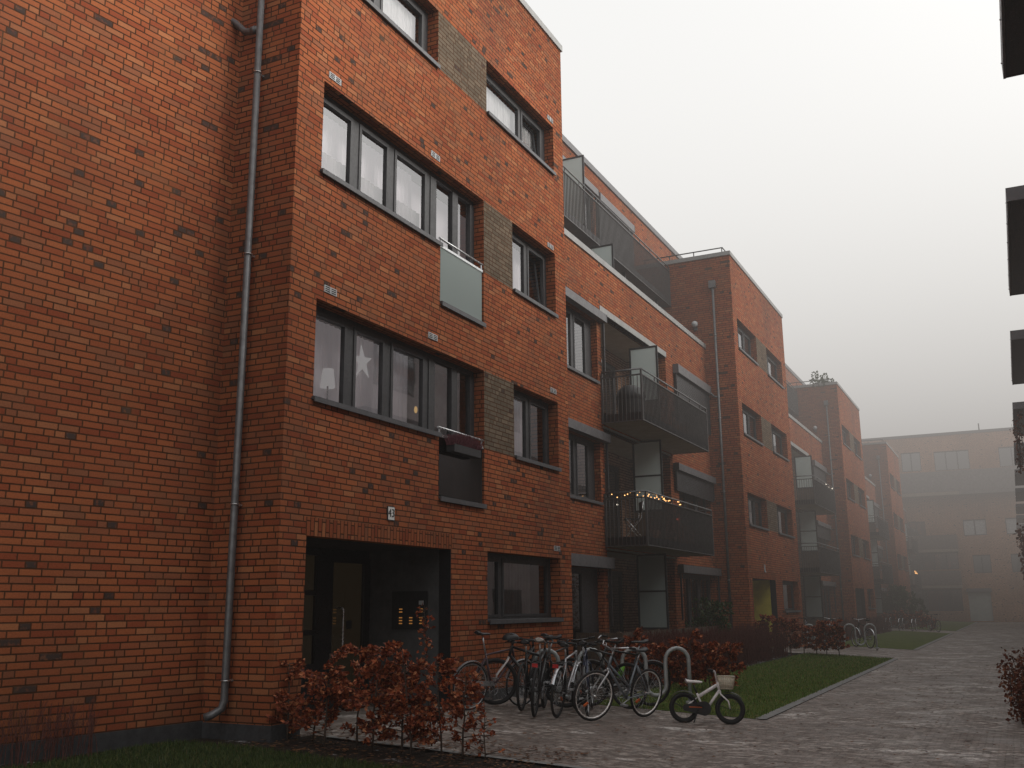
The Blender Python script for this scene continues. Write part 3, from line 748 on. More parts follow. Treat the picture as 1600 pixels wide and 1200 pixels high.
for q in fh:
    if q[2] == .1: continue
    ywindow(far, *q, max(1, round((q[1]-q[0])/.95)), bright=q[0] in (3.7, 7.2))
m = MB(); m.box(3.5, 5.35, .10, .16, .1, 2.65); d = m.build('entrance_door', 'door_grey', far)
m = MB(); m.box(3.40, 5.45, -.25, .0, 2.65, 2.95); m.build('door_canopy', 'mid_metal', far)
m = MB(); m.box(-1.3, 3.7, -1.4, -.01, 11.3, 11.6); bb = m.build('balcony', 'soffit', far)
m = MB(); m.box(-1.3, 9., -1.41, -1.36, 11.61, 13.5); m.box(3.7, 9., -1.4, -.01, 11.3, 11.6); m.build('balcony_front', 'band_grey', bb)
for z, lab in ((6.2, 0), (3.0, 1)):
    m = MB(); m.box(-1.1, 3.1, -1.6, -.01, z, z+.25); bb = m.build('balcony', 'soffit', far)
    m = MB(); m.box(-1.1, 3.1, -1.62, -1.57, z+.26, z+1.5); m.box(-1.1, -1.05, -1.56, -.01, z+.26, z+1.5); m.box(3.05, 3.1, -1.56, -.01, z+.26, z+1.5); m.build('balcony_front', 'band_brown', bb)
m = MB(); m.box(6.0, 6.06, -.04, -.001, 11.3, 13.6); m.build('downpipe', 'frame_white', far)
m = MB(); m.tube([(5.9, .6, 17.2), (5.9, .6, 17.95)], .06, 6); m.build('chimney_pipe', 'dark_metal', far)

# ---- low building on the other side of the path: only its canopies reach into the frame
opp = empty('apartment_building', (9.7, 0, 0), 0, 'pale rendered block across the path, its dark flat canopies jutting over it', 'building')
m = MB(); m.poly([(0, -1, 0), (0, -1, 11.2), (0, 92, 11.2), (0, 92, 0)]); m.poly([(0, -1, 0), (6, -1, 0), (6, -1, 11.2), (0, -1, 11.2)])
m.build('wall', 'render_pale', opp)
m = MB(); m.box(-.2, 6, -1, 92, 11.2, 11.4); m.build('roof', 'roof_felt', opp)
for k in range(9):
    y = 9.2+8.2*k
    for z in (.9, 3.9, 8.6):
        f = MB(); f.box(-.03, .0, y, y+2.4, z, z+1.4); w = f.build('window', 'dark_metal', opp)
        g = MB(); g.box(-.035, -.031, y+.08, y+1.1, z+.08, z+1.32); g.box(-.035, -.031, y+1.2, y+2.3, z+.08, z+1.32); g.build('pane', 'glass', w)
for y0, l in ((6.0, 4.8), (14.5, 4.75), (22.7, 4.85), (31.2, 5.1), (39.4, 4.9), (47.4, 4.8), (55.3, 5.2), (64.2, 5.0), (72.5, 5.), (81, 5.)):
    m = MB(); m.box(-1.73, -.003, y0, y0+l, 7.0, 7.05); c = m.build('canopy', 'black_paint', opp)
    m = MB(); m.box(-1.735, -.003, y0-.025, y0-.001, 6.995, 7.19); m.box(-1.735, -.003, y0+l+.001, y0+l+.025, 6.995, 7.19); m.box(-1.76, -1.735, y0-.025, y0+l+.025, 6.99, 7.19)
    m.box(-1.73, -.003, y0, y0+l, 7.06, 7.12); m.build('fascia', 'mid_metal', c)
    m = MB()
    for j in range(6): m.ball((-1.765, y0+.2+j*(l-.4)/5, 7.06), .012, .012, .012, 6, 4)
    m.build('bolt', 'steel', c)

# ------------------------------------------------------------------ ground
def strip(name, mat, pts, dz, kind='structure', nx=None):
    """sheet that follows the gentle fall of the yard: pts = (x0,x1,y0,y1) rectangles"""
    m = MB()
    for (x0, x1, y0, y1) in pts:
        xs = sorted({x0, x1, *[c for c in (0., 4.) if x0 < c < x1]})
        for a, b_ in zip(xs[:-1], xs[1:]):
            m.poly([(a, y0, gz(a)+dz), (b_, y0, gz(b_)+dz), (b_, y1, gz(b_)+dz), (a, y1, gz(a)+dz)])
    return m.build(name, mat, None, kind)
strip('ground', 'soil', [(-400, 400, -60, 700)], -.012)
strip('paved_yard', 'paving', [(-.2, 4.08, 9.75, 15.0), (-.2, 4.08, 32.9, 39.4), (-.2, 4.08, 62.0, 67.0)], 0.)
strip('path', 'paving', [(4.08, 9.6, 2.0, 99.9)], 0.)
strip('kerb', 'stone_edge', [(3.92, 4.08, 15.0, 32.9), (3.92, 4.08, 39.4, 62.0), (3.92, 4.08, 67.0, 99.5), (.3, 4.0, 9.65, 9.75)], .012)

lawns = [(1.35, 3.92, 15.0, 32.9), (1.0, 3.92, 39.4, 62.0), (1.0, 3.92, 67.0, 99.), (-1.0, 4.0, 2.0, 8.55)]
strip('lawn', 'turf', lawns[:3], .006); strip('lawn', 'turf_dark', lawns[3:], .006)
def blades(name, rects, n, h, w, label, mat='blade'):
    m = MB(); random.seed(5)
    tot = sum((r[1]-r[0])*(r[3]-r[2]) for r in rects)
    for (x0, x1, y0, y1) in rects:
        for _ in range(int(n*(x1-x0)*(y1-y0)/tot)):
            x = U(x0, x1); y = U(y0, y1); a = U(0, 2*PI); hh = h*U(.5, 1.3); z = gz(x)+.004
            dx, dy = math.cos(a)*w, math.sin(a)*w; lx, ly = U(-.6, .6)*hh, U(-.6, .6)*hh
            m.poly([(x-dx, y-dy, z), (x+dx, y+dy, z), (x+lx, y+ly, z+hh)])
    return tag(m.build(name, mat), label, 'grass', None, 'stuff')
blades('grass', [(1.35, 3.95, 15.0, 20.0), (1.35, 3.95, 20.0, 33.0)], 26000, .045, .006, 'short green grass of the lawn behind the bikes, browner along the path edge')
blades('grass', [(-.95, 2.9, 6.0, 8.6)], 26000, .045, .004, 'dark green grass strip in front of the beech saplings', 'blade_dark')
random.seed(21)
# fallen leaves and twigs
m = MB()
for _ in range(2200):
    if R() < .45: x, y = U(-.1, 3.2), U(8.6, 10.6)
    else: x, y = U(.4, 7.5), U(9.8, 30)
    z = gz(x)+U(.006, .02); a = U(0, 6.3); s = U(.015, .035)
    p = [(x+s*math.cos(a+t)*r_, y+s*math.sin(a+t)*r_, z+U(0, .012)) for t, r_ in ((0, 1.3), (1.6, .6), (3.14, 1.3), (4.7, .6))]
    m.poly(p)
tag(m.build('fallen_leaves', 'fallen_leaf'), 'scattered brown fallen leaves on the wet paving', 'leaves', None, 'stuff')

# ------------------------------------------------------------------ beech saplings and other plants
def leaf(m, p, d, s):
    d = d.normalized(); a = d.orthogonal().normalized(); a.rotate(Matrix.Rotation(U(0, 6.3), 3, d)); n_ = d.cross(a)
    w = s*U(.30, .42); c = n_*s*U(.05, .22)
    p0 = p; p1 = p+d*s*.45+a*w+c; p2 = p+d*s; p3 = p+d*s*.45-a*w+c; k = len(m.v)
    m.v += [tuple(p0), tuple(p1), tuple(p2), tuple(p3)]
    m.face([k, k+1, k+2]); m.face([k, k+2, k+3])
def sapling(loc, h, label, group, nleaf=420, spread=.34, trunk_r=.012, leafm='beech_leaf', ls=.051, lo=.12, top=None, name='beech_sapling', cat='sapling', seed=None):
    if seed is not None: random.seed(seed)
    root = empty(name, loc, U(0, 6.3), label, cat, group)
    t = MB(); lean = Vector((U(-.08, .08), U(-.08, .08), 0))
    tp = [Vector((0, 0, -.03)) + lean*(k/6)**1.4*h + Vector((U(-.012, .012), U(-.012, .012), h*k/6)) for k in range(7)]
    t.tube(tp, [trunk_r*(1-.12*k) for k in range(7)], 6)
    br = []
    nb = int(16+h*16)
    for _ in range(nb):
        f = lo+(1-lo)*R()**.85; zz = f*h; k = min(5, int(f*6)); q = tp[k].lerp(tp[k+1], f*6-k)
        az = U(0, 6.3); L = spread*U(.45, 1.1)*(1.1-.55*f) ; up = U(.1, .75)
        e1 = q+Vector((math.cos(az), math.sin(az), up*.6))*L*.55
        e2 = e1+Vector((math.cos(az+U(-.6, .6)), math.sin(az+U(-.6, .6)), up*.5))*L*.5
        t.tube([q, e1, e2], [.0055, .004, .0018], 4, cap=False); br.append((q, e1, e2))
    t.build('trunk', 'brown_bark', root)
    l = MB()
    for _ in range(int(nleaf*2.0)):
        q, e1, e2 = random.choice(br); u = R()
        p = q.lerp(e1, .35+.65*u) if R() < .35 else e1.lerp(e2, u*1.05)
        d = (e2-q).normalized()+Vector((U(-1, 1), U(-1, 1), U(-1.0, .7)))
        leaf(l, p+Vector((U(-.02, .02), U(-.02, .02), U(-.025, .02))), d, ls*U(.7, 1.35))
    l.build('crown', leafm, root)
    return root
front = [(.05, 9.30, .86, 380), (.32, 9.42, .72, 220), (.62, 9.22, 1.00, 560), (.92, 9.40, 1.05, 600), (1.22, 9.24, 1.12, 640), (1.48, 9.42, 1.08, 560),
         (1.68, 9.28, 1.14, 620), (1.93, 9.48, 1.02, 480), (2.22, 9.42, .92, 330)]
gl = 'russet-leaved young beech in the row before the entrance recess'
for i, (x, y, h, n) in enumerate(front):
    lab = {0: 'russet-leaved beech sapling against the brick corner, end of the row at the wall',
           8: 'thin russet beech sapling beside the bikes, its lower leaves sparse',
           4: 'tallest russet beech sapling before the dark entrance, twigs poking above the row'}.get(i, gl)
    sapling((x, y, gz(x)-.01), h, lab, 'beech saplings before the entrance', n, .36 if n > 400 else .26, .013, seed=100+i)
sapling((2.47, 9.45, gz(2.47)), .62, 'smallest almost bare beech sapling at the path end of the row', 'beech saplings before the entrance', 34, .20, .009, seed=222)
# tall bare leader above the row
sapling((1.55, 9.9, gz(1.6)-.01), 1.55, 'taller wispy sapling with a few red leaves against the dark doorway', 'beech saplings before the entrance', 40, .16, .010, seed=311, lo=.55)
# row behind the bikes and rack
for i in range(8):
    x = .45+i*.30; y = 18.6+.25*math.sin(i*2.1)
    lab = 'russet beech sapling seen through the bare hoop of the cycle rack' if i == 7 else 'russet beech sapling in the row behind the parked bikes'
    sapling((x, y, gz(x)-.01), U(.80, 1.05), lab, 'beech saplings behind the cycle rack', 420, .32, .012, seed=400+i, ls=.07)
# row in front of the yellow entrance
for i in range(8):
    x = -.05+i*.36; y = 32.4+.2*math.sin(i*1.7)
    lab = 'russet beech shrub in the row before the yellow entrance'
    if i == 7: lab = 'last russet beech shrub of the row, nearest the path, before the far cycle rack'
    sapling((x, y, gz(x)-.01), U(.85, 1.15), lab, 'beech shrubs before the yellow entrance', 430, .38, .014, seed=500+i, ls=.085, name='beech_shrub', cat='shrub', lo=.18)
for i in range(5):
    x = .3+i*.55; y = 66.5
    sapling((x, y, gz(x)-.01), U(.8, 1.1), 'dull red shrub in the foggy row beyond the second lawn', 'shrubs beyond the second lawn', 260, .5, .014, seed=600+i, ls=.13, name='beech_shrub', cat='shrub', lo=.1)

def twigs(name, rects, n, h, label, cat, mat='red_twig', r=.003, lean=.12):
    m = MB()
    for (x0, x1, y0, y1) in rects:
        for _ in range(n):
            x, y = U(x0, x1), U(y0, y1); z = gz(x)-.02; hh = h*U(.6, 1.12); lx, ly = U(-lean, lean), U(-lean, lean)
            p0 = Vector((x, y, z)); p1 = p0+Vector((lx*.3, ly*.3, hh*.5)); p2 = p0+Vector((lx, ly, hh))
            m.tube([p0, p1, p2], [r*1.3, r, r*.5], 3, cap=False)
            for _k in range(3):
                q = p0.lerp(p2, U(.3, .9)); m.tube([q, q+Vector((U(-.09, .09), U(-.09, .09), U(.08, .2)))], [r*.7, r*.35], 3, cap=False)
    o = m.build(name, mat); tag(o, label, cat); return o
random.seed(31)
twigs('bare_hedge', [(.15, 1.4, 19.6, 23.0), (.05, 1.2, 23.0, 31.6)], 1500, .88, 'dense bare hedge of dark red twigs between the terrace fence and the lawn', 'hedge', r=.0055)
twigs('dogwood_shrub', [(-1.45, -.75, 6.5, 7.5)], 110, .52, 'low red-stemmed shrub with bare upright twigs at the foot of the windowless wall', 'shrub', r=.0032, lean=.1)
twigs('bare_hedge', [(.1, 1.0, 42, 61)], 700, .8, 'dull bare hedge in the fog beside the second lawn', 'hedge', r=.009)


# plants along the building on the far side of the path
random.seed(90)
def climber(label, pts, n, spread, ls, seed):
    random.seed(seed)
    root = empty('climbing_plant', (0, 0, 0), 0, label, 'climber')
    t = MB(); l = MB()
    for (x, y, z0, z1) in pts:
        for k in range(5):
            a = Vector((x+U(-.1, .1), y+U(-.3, .3), z0)); b_ = Vector((x+U(-spread, spread*.6), y+U(-.6, .6), z1))
            mid = a.lerp(b_, .5)+Vector((U(-.15, .1), U(-.2, .2), 0)); t.tube([a, mid, b_], [.008, .006, .002], 4, cap=False)
            for _ in range(n//5):
                u = R(); p = a.lerp(mid, u*2) if u < .5 else mid.lerp(b_, u*2-1)
                leaf(l, p+Vector((U(-spread, spread)*.6, U(-.3, .3), U(-.12, .12))), Vector((U(-1, 1), U(-1, 1), U(-1, .2))), ls*U(.7, 1.4))
    t.build('stem', 'brown_bark', root); l.build('foliage', 'vine_leaf', root)
climber('dark reddish climber hanging from the canopy over the path', [(8.0, 31.5, 5.2, 7.0), (8.0, 34, 5.6, 7.0)], 90, .14, .09, 1)
climber('tall brown-leaved climber screening the row house beside the far path', [(8.35, 42+k*2.2, 0, 4.6) for k in range(6)], 520, .45, .15, 2)
climber('low dark bush at the edge of the icy path, under the climber', [(7.42, 15.9, 0, .75), (7.5, 16.6, 0, .9), (7.65, 17.6, 0, .9), (7.75, 18.8, 0, .8)], 700, .24, .055, 3)
# evergreen by the terrace window, and the roof conifer
def bushy(name, loc, rx, rz, n, ls, label, cat, lm='green_leaf', seed=5, trunk=.3):
    random.seed(seed); root = empty(name, loc, 0, label, cat)
    t = MB(); t.tube([(0, 0, 0), (.02, .01, trunk), (0, .03, trunk+rz)], [.03, .02, .006], 6)
    l = MB()
    cl = [(U(-1, 1)*rx, U(-1, 1)*rx, trunk+rz*U(.1, 1.7), U(.25, .5)*rx) for _ in range(16)]
    for c in cl: t.tube([(0, .01, trunk), (c[0], c[1], c[2])], [.01, .003], 4, cap=False)
    for _ in range(n):
        c = random.choice(cl); d = Vector((U(-1, 1), U(-1, 1), U(-1, 1)))
        leaf(l, Vector(c[:3])+d*c[3], d+Vector((0, 0, .4)), ls*U(.6, 1.4))
    t.build('trunk', 'brown_bark', root); l.build('crown', lm, root)
bushy('evergreen_shrub', (-.1, 27.6, .25), .42, .48, 1100, .085, 'green bushy evergreen standing before the ground floor terrace window', 'shrub', trunk=.55)
bushy('roof_conifer', (-.75, 54.6, 13.0), .42, .38, 600, .12, 'small dark conifer growing on a roof terrace corner', 'conifer', seed=8, trunk=.15)
bushy('evergreen_shrub', (.4, 73.6, .2), 1.0, 1.2, 1500, .22, 'dark leafy bush blurred by fog before the farthest terrace block', 'shrub', seed=12, trunk=.5)

# ------------------------------------------------------------------ terrace fence
fence = empty('timber_fence', (0, 0, 0), 0, 'brown board fence round the ground floor terrace under the balconies', 'fence')
m = MB(); y = 20.0
while y < 27.6:
    m.box(.08, .10, y, y+.095, gz(0)+.03, 1.08+U(-.006, .006)); y += .105
m.build('board_panel', 'timber_brown', fence)
m = MB(); m.box(.03, .078, 20.0, 27.6, .35, .43); m.box(.03, .078, 20.0, 27.6, .85, .93); m.build('rail', 'timber_brown', fence)
for y in (20.0, 22.5, 25.0, 27.5): MB().box(-.05, .028, y, y+.09, .1, 1.1).build('post', 'timber_brown', fence)
m = MB(); x = XB+.05
while x < .06: m.box(x, x+.095, 19.96, 19.98, gz(0)+.03, 1.08); x += .105
m.build('side_panel', 'timber_brown', fence)

# ------------------------------------------------------------------ bicycles
def circle_pts(c, r, a0, a1, n):
    return [(c[0]+r*math.cos(a0+(a1-a0)*k/n), 0, c[1]+r*math.sin(a0+(a1-a0)*k/n)) for k in range(n+1)]
def bicycle(p0, p1, label, r=.335, frame='black_paint', style='diamond', bars='flat', saddle='black_plastic', tyre=.019, rim='silver', fork=None,
            mudguard=None, rack=False, lean=3., steer=0., zs=1., reflector=False, chaincase=False, group='adult bicycles parked at the cycle rack', name='bicycle', spoke='steel', shift=0., sadh=.95):
    x0, y0 = p0; x1, y1 = p1
    L = 1.04*zs if style != 'kid' else .64; ang = math.atan2(y1-y0, x1-x0)
    cx, cy = (x0+x1)/2, (y0+y1)/2
    ox, oy = cx-math.cos(ang)*L/2, cy-math.sin(ang)*L/2
    root = empty(name, (ox, oy, (gz(ox)+gz(ox+math.cos(ang)*L))/2+.006), 0, label, 'bicycle', group)
    root.rotation_euler = (math.radians(lean), -math.atan2(gz(ox+math.cos(ang)*L)-gz(ox), L), ang)
    S = zs
    bb = Vector((.42*S, 0, .28*S)); rh = Vector((0, 0, r)); fh_ = Vector((L, 0, r))
    if style == 'kid': bb = Vector((.27, 0, .20)); fh_ = Vector((.64, 0, r)); st = Vector((.185, 0, .40)); ht = Vector((.475, 0, .535)); hb_ = Vector((.50, 0, .445))
    else: st = Vector((.26*S, 0, .78*S)); ht = Vector((.80*S, 0, .84*S)); hb_ = Vector((.845*S, 0, .70*S))
    f = MB(); a = .015 if style != 'mtb' else .018
    f.tube([bb, st], a, 8); f.tube([hb_, ht+Vector((0, 0, .02))], a*1.2, 8)
    if style == 'diamond': f.tube([st+Vector((.0, 0, -.02)), ht], a, 8); f.tube([hb_+Vector((-.005, 0, .02)), bb], a*1.15, 8)
    elif style == 'mtb': f.tube([st+Vector((.01, 0, -.08)), ht], a*1.1, 8); f.tube([hb_+Vector((-.005, 0, .02)), bb], a*1.3, 8)
    elif style == 'step':
        f.tube([hb_+Vector((-.01, 0, .05)), Vector((.36, 0, .42))], a, 8); f.tube([hb_+Vector((-.005, 0, .0)), bb], a*1.2, 8)
    elif style == 'kid':
        f.tube([ht+Vector((-.01, 0, -.02)), Vector((.21, 0, .36))], .023, 8); f.tube([hb_, Vector((.35, 0, .24))], .020, 8); f.tube([Vector((.35, 0, .24)), bb], .016, 8)
    for s in (-1, 1):
        off = Vector((0, .035*s, 0))
        f.tube([st+Vector((0, .01*s, -.06)), rh+off], .008, 6); f.tube([bb+Vector((0, .02*s, 0)), rh+off], .009, 6)
    fr = f.build('frame', frame, root)
    # front end turns by steer
    fe = MB()
    fe.tube([hb_, hb_+Vector((.01, 0, -.03))], .02, 8)
    for s in (-1, 1): fe.tube([hb_+Vector((.008, .0, -.02)), hb_+Vector((.02, .05*s, -.05)), fh_+Vector((-.02, .052*s, .10)), fh_+Vector((0, .048*s, 0))], [.014, .015 if style in ('mtb', 'step') else .011, .011, .009], 7)
    fo = fe.build('fork', fork or frame, root)
    hb = MB(); top = ht+Vector((-.012, 0, .09*S))
    hb.tube([ht+Vector((0, 0, .02)), top], .013, 7)
    if bars == 'drop':
        hb.tube([top, top+Vector((.10, 0, .0))], .013, 7); c = top+Vector((.10, 0, 0))
        for s in (-1, 1): hb.tube([c, c+Vector((0, .19*s, 0)), c+Vector((.07, .20*s, 0)), c+Vector((.10, .20*s, -.05)), c+Vector((.07, .20*s, -.12)), c+Vector((0, .20*s, -.13))], .012, 7)
    elif bars == 'flat':
        hb.tube([top, top+Vector((.07, 0, .02))], .014, 7); c = top+Vector((.07, 0, .02))
        hb.tube([c+Vector((-.05, -.29, .015)), c+Vector((0, -.1, 0)), c+Vector((0, .1, 0)), c+Vector((-.05, .29, .015))], .012, 7)
        for s in (-1, 1): hb.tube([c+Vector((.0, .16*s, 0)), c+Vector((.07, .22*s, -.03))], .006, 5)
    elif bars == 'swept':
        c = top+Vector((.05, 0, .03)); hb.tube([top, c], .013, 7)
        hb.tube([c+Vector((-.18, -.29, .05)), c+Vector((-.08, -.27, .06)), c+Vector((.02, -.15, .03)), c, c+Vector((.02, .15, .03)), c+Vector((-.08, .27, .06)), c+Vector((-.18, .29, .05))], .011, 7)
    elif bars == 'kid':
        c = top+Vector((.0, 0, .0)); hb.tube([c+Vector((-.09, -.26, .12)), c+Vector((-.02, -.18, .11)), c+Vector((0, -.05, .0)), c+Vector((0, .05, .0)), c+Vector((-.02, .18, .11)), c+Vector((-.09, .26, .12))], .011, 7)
    hbo = hb.build('handlebar', 'silver' if bars in ('swept',) else ('white_gloss' if style == 'kid' else 'black_paint'), root)
    for s in (-1, 1):
        gp = MB()
        if bars == 'flat': gp.tube([c+Vector((-.03, .18*s, .01)), c+Vector((-.052, .30*s, .016))], .017, 8)
        elif bars == 'kid': gp.tube([c+Vector((-.045, .205*s, .115)), c+Vector((-.11, .285*s, .12))], .018, 8)
        elif bars == 'swept': gp.tube([c+Vector((-.10, .275*s, .06)), c+Vector((-.20, .292*s, .05))], .017, 8)
        else: gp.tube([c+Vector((.04, .20*s, .02)), c+Vector((.11, .20*s, .05))], .012, 7)
        gp.build('grip', 'black_rubber', hbo)
    # saddle
    sv = st+(st-bb).normalized()*(sadh*S-st.z-.03 if style != 'kid' else .12)
    sp = MB(); sp.tube([st, sv], .0125, 8); sp.build('seat_post', 'silver' if style != 'kid' else 'black_paint', root)
    sd = MB(); k0 = len(sd.v); secs = [(-.13, .045, .03), (-.11, .072, .035), (-.05, .070, .03), (.02, .040, .026), (.09, .022, .024), (.14, .016, .018), (.15, .006, .01)]
    for (sx, w, h) in secs:
        sx *= .85 if style == 'kid' else 1.
        for t in range(10):
            an = 2*PI*t/10; sd.v.append((sv.x+sx, w*math.cos(an), sv.z+.035+(h*math.sin(an) if math.sin(an) > 0 else .5*h*math.sin(an))+(.02 if sx < -.1 else 0)))
    for i in range(len(secs)-1):
        for t in range(10): sd.face([k0+i*10+t, k0+i*10+(t+1) % 10, k0+(i+1)*10+(t+1) % 10, k0+(i+1)*10+t], True)
    sd.face([k0+t for t in range(10)]); sd.face([k0+(len(secs)-1)*10+t for t in range(10)][::-1])
    sd.build('saddle', saddle, root)
    # wheels
    for ci, c in enumerate((rh, fh_)):
        w = MB(); w.torus((0, 0, 0), r-tyre*2-.002, .0125 if style == 'step' else .008, 44, 6)
        w.tube([(0, -.045, 0), (0, .045, 0)], .012, 8); w.cur = 1
        n = 28 if style != 'kid' else 16
        for k in range(n):
            t = 2*PI*k/n; s = 1 if k % 2 else -1; t2 = t+(.35 if (k//2) % 2 else -.35)
            w.tube([(.018*math.cos(t2), .03*s, .018*math.sin(t2)), ((r-tyre*2-.008)*math.cos(t), 0, (r-tyre*2-.008)*math.sin(t))], .0013, 3, cap=False)
        wo = w.build('wheel', [rim, spoke], root); wo.location = c
        tm = MB(); tm.torus((0, 0, 0), r-tyre, tyre, 48, 8); tm.build('tyre', 'black_rubber', wo)
        if ci == 1 and steer:
            axis_p = hb_
            rot = Matrix.Translation(axis_p) @ Matrix.Rotation(math.radians(steer), 4, 'Z') @ Matrix.Translation(-axis_p)
            for o in (fo, hbo): o.matrix_local = rot
            wo.matrix_local = rot @ Matrix.Translation(c)
    if reflector:
        for k, c in enumerate((rh, fh_)):
            q = MB(); q.obox((c.x+.17, 0, c.z-.10), Vector((.86, 0, -.5)), Vector((0, 1, 0)), Vector((.5, 0, .86)), .04, .012, .012); q.build('spoke_reflector', 'orange_plastic', root)
    if mudguard:
        for c, a0, a1 in ((rh, .15, 2.75), (fh_, .7, 2.9)):
            if style == 'road1' and c is fh_: continue
            g = MB(); pts = circle_pts((c.x, c.z), r+.018, a0, a1, 20)
            k0 = len(g.v)
            for p in pts: g.v += [(p[0], -.024, p[2]-.008), (p[0], 0, p[2]+.004), (p[0], .024, p[2]-.008)]
            for i in range(20):
                for j in (0, 1): g.face([k0+i*3+j, k0+i*3+j+1, k0+i*3+j+4, k0+i*3+j+3], True)
            e_ = pts[-1]
            for s in (-1, 1): g.tube([(c.x, .04*s, c.z), (e_[0]+.02, .022*s, e_[2])], .0022, 4)
            g.build('mudguard', mudguard, root)
    if rack:
        g = MB(); zt = r*2+.06
        for s in (-1, 1): g.tube([(.20, .05*s, zt), (-.16, .06*s, zt), (-.20, .03*s, zt)], .006, 6); g.tube([(0, .05*s, r), (-.02, .055*s, zt)], .005, 6)
        for xx in (.1, 0, -.1): g.tube([(xx, -.055, zt), (xx, .055, zt)], .004, 5)
        g.build('luggage_rack', 'black_paint', root)
        q = MB().box(-.235, -.215, -.04, .04, zt-.06, zt-.01); q.build('rear_reflector', 'red_plastic', root)
    # drivetrain on the -y side
    g = MB(); g.torus((bb.x, -.045, bb.z), .085*S if not chaincase else .05, .004, 26, 5)
    for k in range(5): t = 2*PI*k/5; g.tube([(bb.x, -.045, bb.z), (bb.x+.08*S*math.cos(t), -.045, bb.z+.08*S*math.sin(t))], .005, 4)
    ca = U(-.6, .6)-.8; cl = .165*S if style != 'kid' else .10
    for s in (-1, 1):
        e_ = (bb.x+s*cl*math.cos(ca), -.07*-s, bb.z+s*cl*math.sin(ca))
        g.tube([(bb.x, .06*s, bb.z), (e_[0], .065*s, e_[2])], .008, 6)
        g.obox((e_[0], .11*s, e_[2]), Vector((1, 0, 0)), Vector((0, 1, 0)), Vector((0, 0, 1)), .045 if style != 'kid' else .032, .035, .011)
    g.build('crank', 'silver' if style != 'kid' else 'black_plastic', root)
    if not chaincase:
        g = MB(); g.tube([(bb.x, -.045, bb.z+.083*S), (0, -.045, r+.035)], .004, 4); g.tube([(bb.x, -.045, bb.z-.083*S), (0, -.045, r-.035)], .004, 4); g.torus((0, -.045, r), .036, .004, 16, 5); g.build('chain', 'black_paint', root)
    else:
        g = MB(); n = 22; prof = []
        for k in range(n+1): t = -PI/2+PI*k/n; prof.append((bb.x+.095*math.cos(t), bb.z+.095*math.sin(t)))
        for k in range(9): t = PI/2+PI*k/8; prof.append((.02+.045*math.cos(t), r+.045*math.sin(t)))
        k0 = len(g.v); N = len(prof)
        g.v += [(a_, -.036, b_) for a_, b_ in prof]+[(a_, -.062, b_) for a_, b_ in prof]
        g.face([k0+i for i in range(N)]); g.face([k0+N+i for i in range(N)][::-1])
        for i in range(N): g.face([k0+i, k0+N+i, k0+N+(i+1) % N, k0+(i+1) % N])
        g.build('chain_guard', 'black_plastic', root)
        if style == 'kid':
            q = MB().box(.06, .24, -.0655, -.0625, r+.004, r+.016); q.build('decal', 'orange_plastic', root)
    return root

random.seed(55)
b1 = bicycle((.33, 13.00), (.66, 13.95), 'slender purple-brown road bicycle with drop bars, hindmost against the brick wall', frame='purple_brown', bars='drop', tyre=.013, mudguard='silver', lean=4, sadh=1.06)
g = MB(); g.box(.06, .40, -.07, -.045, .33, .40); g.build('chain_guard', 'silver', b1)
b2 = bicycle((1.32, 14.00), (.45, 13.62), 'black mountain bicycle with white fork and fat tyres, helmet on its bars', frame='black_paint', style='mtb', fork='white_gloss', saddle='black_plastic', tyre=.027, rim='black_paint', lean=-4, steer=6, sadh=1.0)
b7 = bicycle((1.40, 12.88), (1.08, 13.9), 'black bicycle with pale saddle and red rear light, its tail to the yard', frame='black_paint', style='mtb', saddle='pale_saddle', bars='flat', rim='black_paint', lean=4, tyre=.022, rack=True, sadh=1.0)
b3 = bicycle((1.66, 13.05), (1.52, 14.1), 'bicycle with silver frame and silver rear mudguard, tail turned to the yard', frame='silver', mudguard='silver', rack=True, lean=5, tyre=.019, rim='black_paint', reflector=True)
b4 = bicycle((2.62, 13.95), (2.22, 12.95), 'grey-blue low-step bicycle with bright rims and swept bars, front wheel towards the yard', frame='grey_blue', style='step', fork='silver', bars='swept', saddle='black_plastic', rim='bright_alloy', lean=-9, steer=-10, reflector=True, tyre=.018, sadh=.92)
b5 = bicycle((2.30, 15.25), (1.55, 14.45), 'dark bicycle with black mudguards locked inside the first hoop of the rack', frame='black_paint', mudguard='black_paint', bars='swept', lean=-3, rim='black_paint')
q = MB(); q.tube([(.56, 0, .42), (.50, 0, .60)], .038, 10); q.build('water_bottle', 'green_plastic', b5)
b6 = bicycle((.95, 14.0), (1.05, 15.05), 'plain black bicycle with flat bars, wedged behind the silver-framed one', frame='black_paint', bars='flat', lean=3, rim='black_paint', sadh=1.02)
b8 = bicycle((.98, 13.35), (.72, 14.35), 'black bicycle squeezed between the mountain bike and its pale-saddled neighbour', frame='black_paint', bars='flat', lean=2, rim='black_paint', tyre=.021, sadh=.93, style='mtb')
b9 = bicycle((1.96, 13.45), (1.62, 14.45), 'dark blue bicycle standing just behind the silver-framed one', frame='slate_blue', bars='flat', lean=-4, rim='silver', tyre=.019, sadh=.97, mudguard='black_paint')
b10 = bicycle((2.12, 14.55), (1.2, 14.75), 'dark bicycle crossing behind the low-step one, its bars above the first hoops', frame='black_paint', bars='flat', lean=-3, rim='black_paint', tyre=.02, sadh=.95)
kid = bicycle((3.22, 13.92), (3.74, 14.20), 'small white child bicycle with cream front basket and black chain cover', r=.205, frame='white_gloss', style='kid', bars='kid', saddle='white_gloss', tyre=.029, rim='black_plastic', fork='white_gloss',
              mudguard='black_plastic', zs=.62, lean=-5, steer=-14, chaincase=True, group=None, spoke='black_plastic')
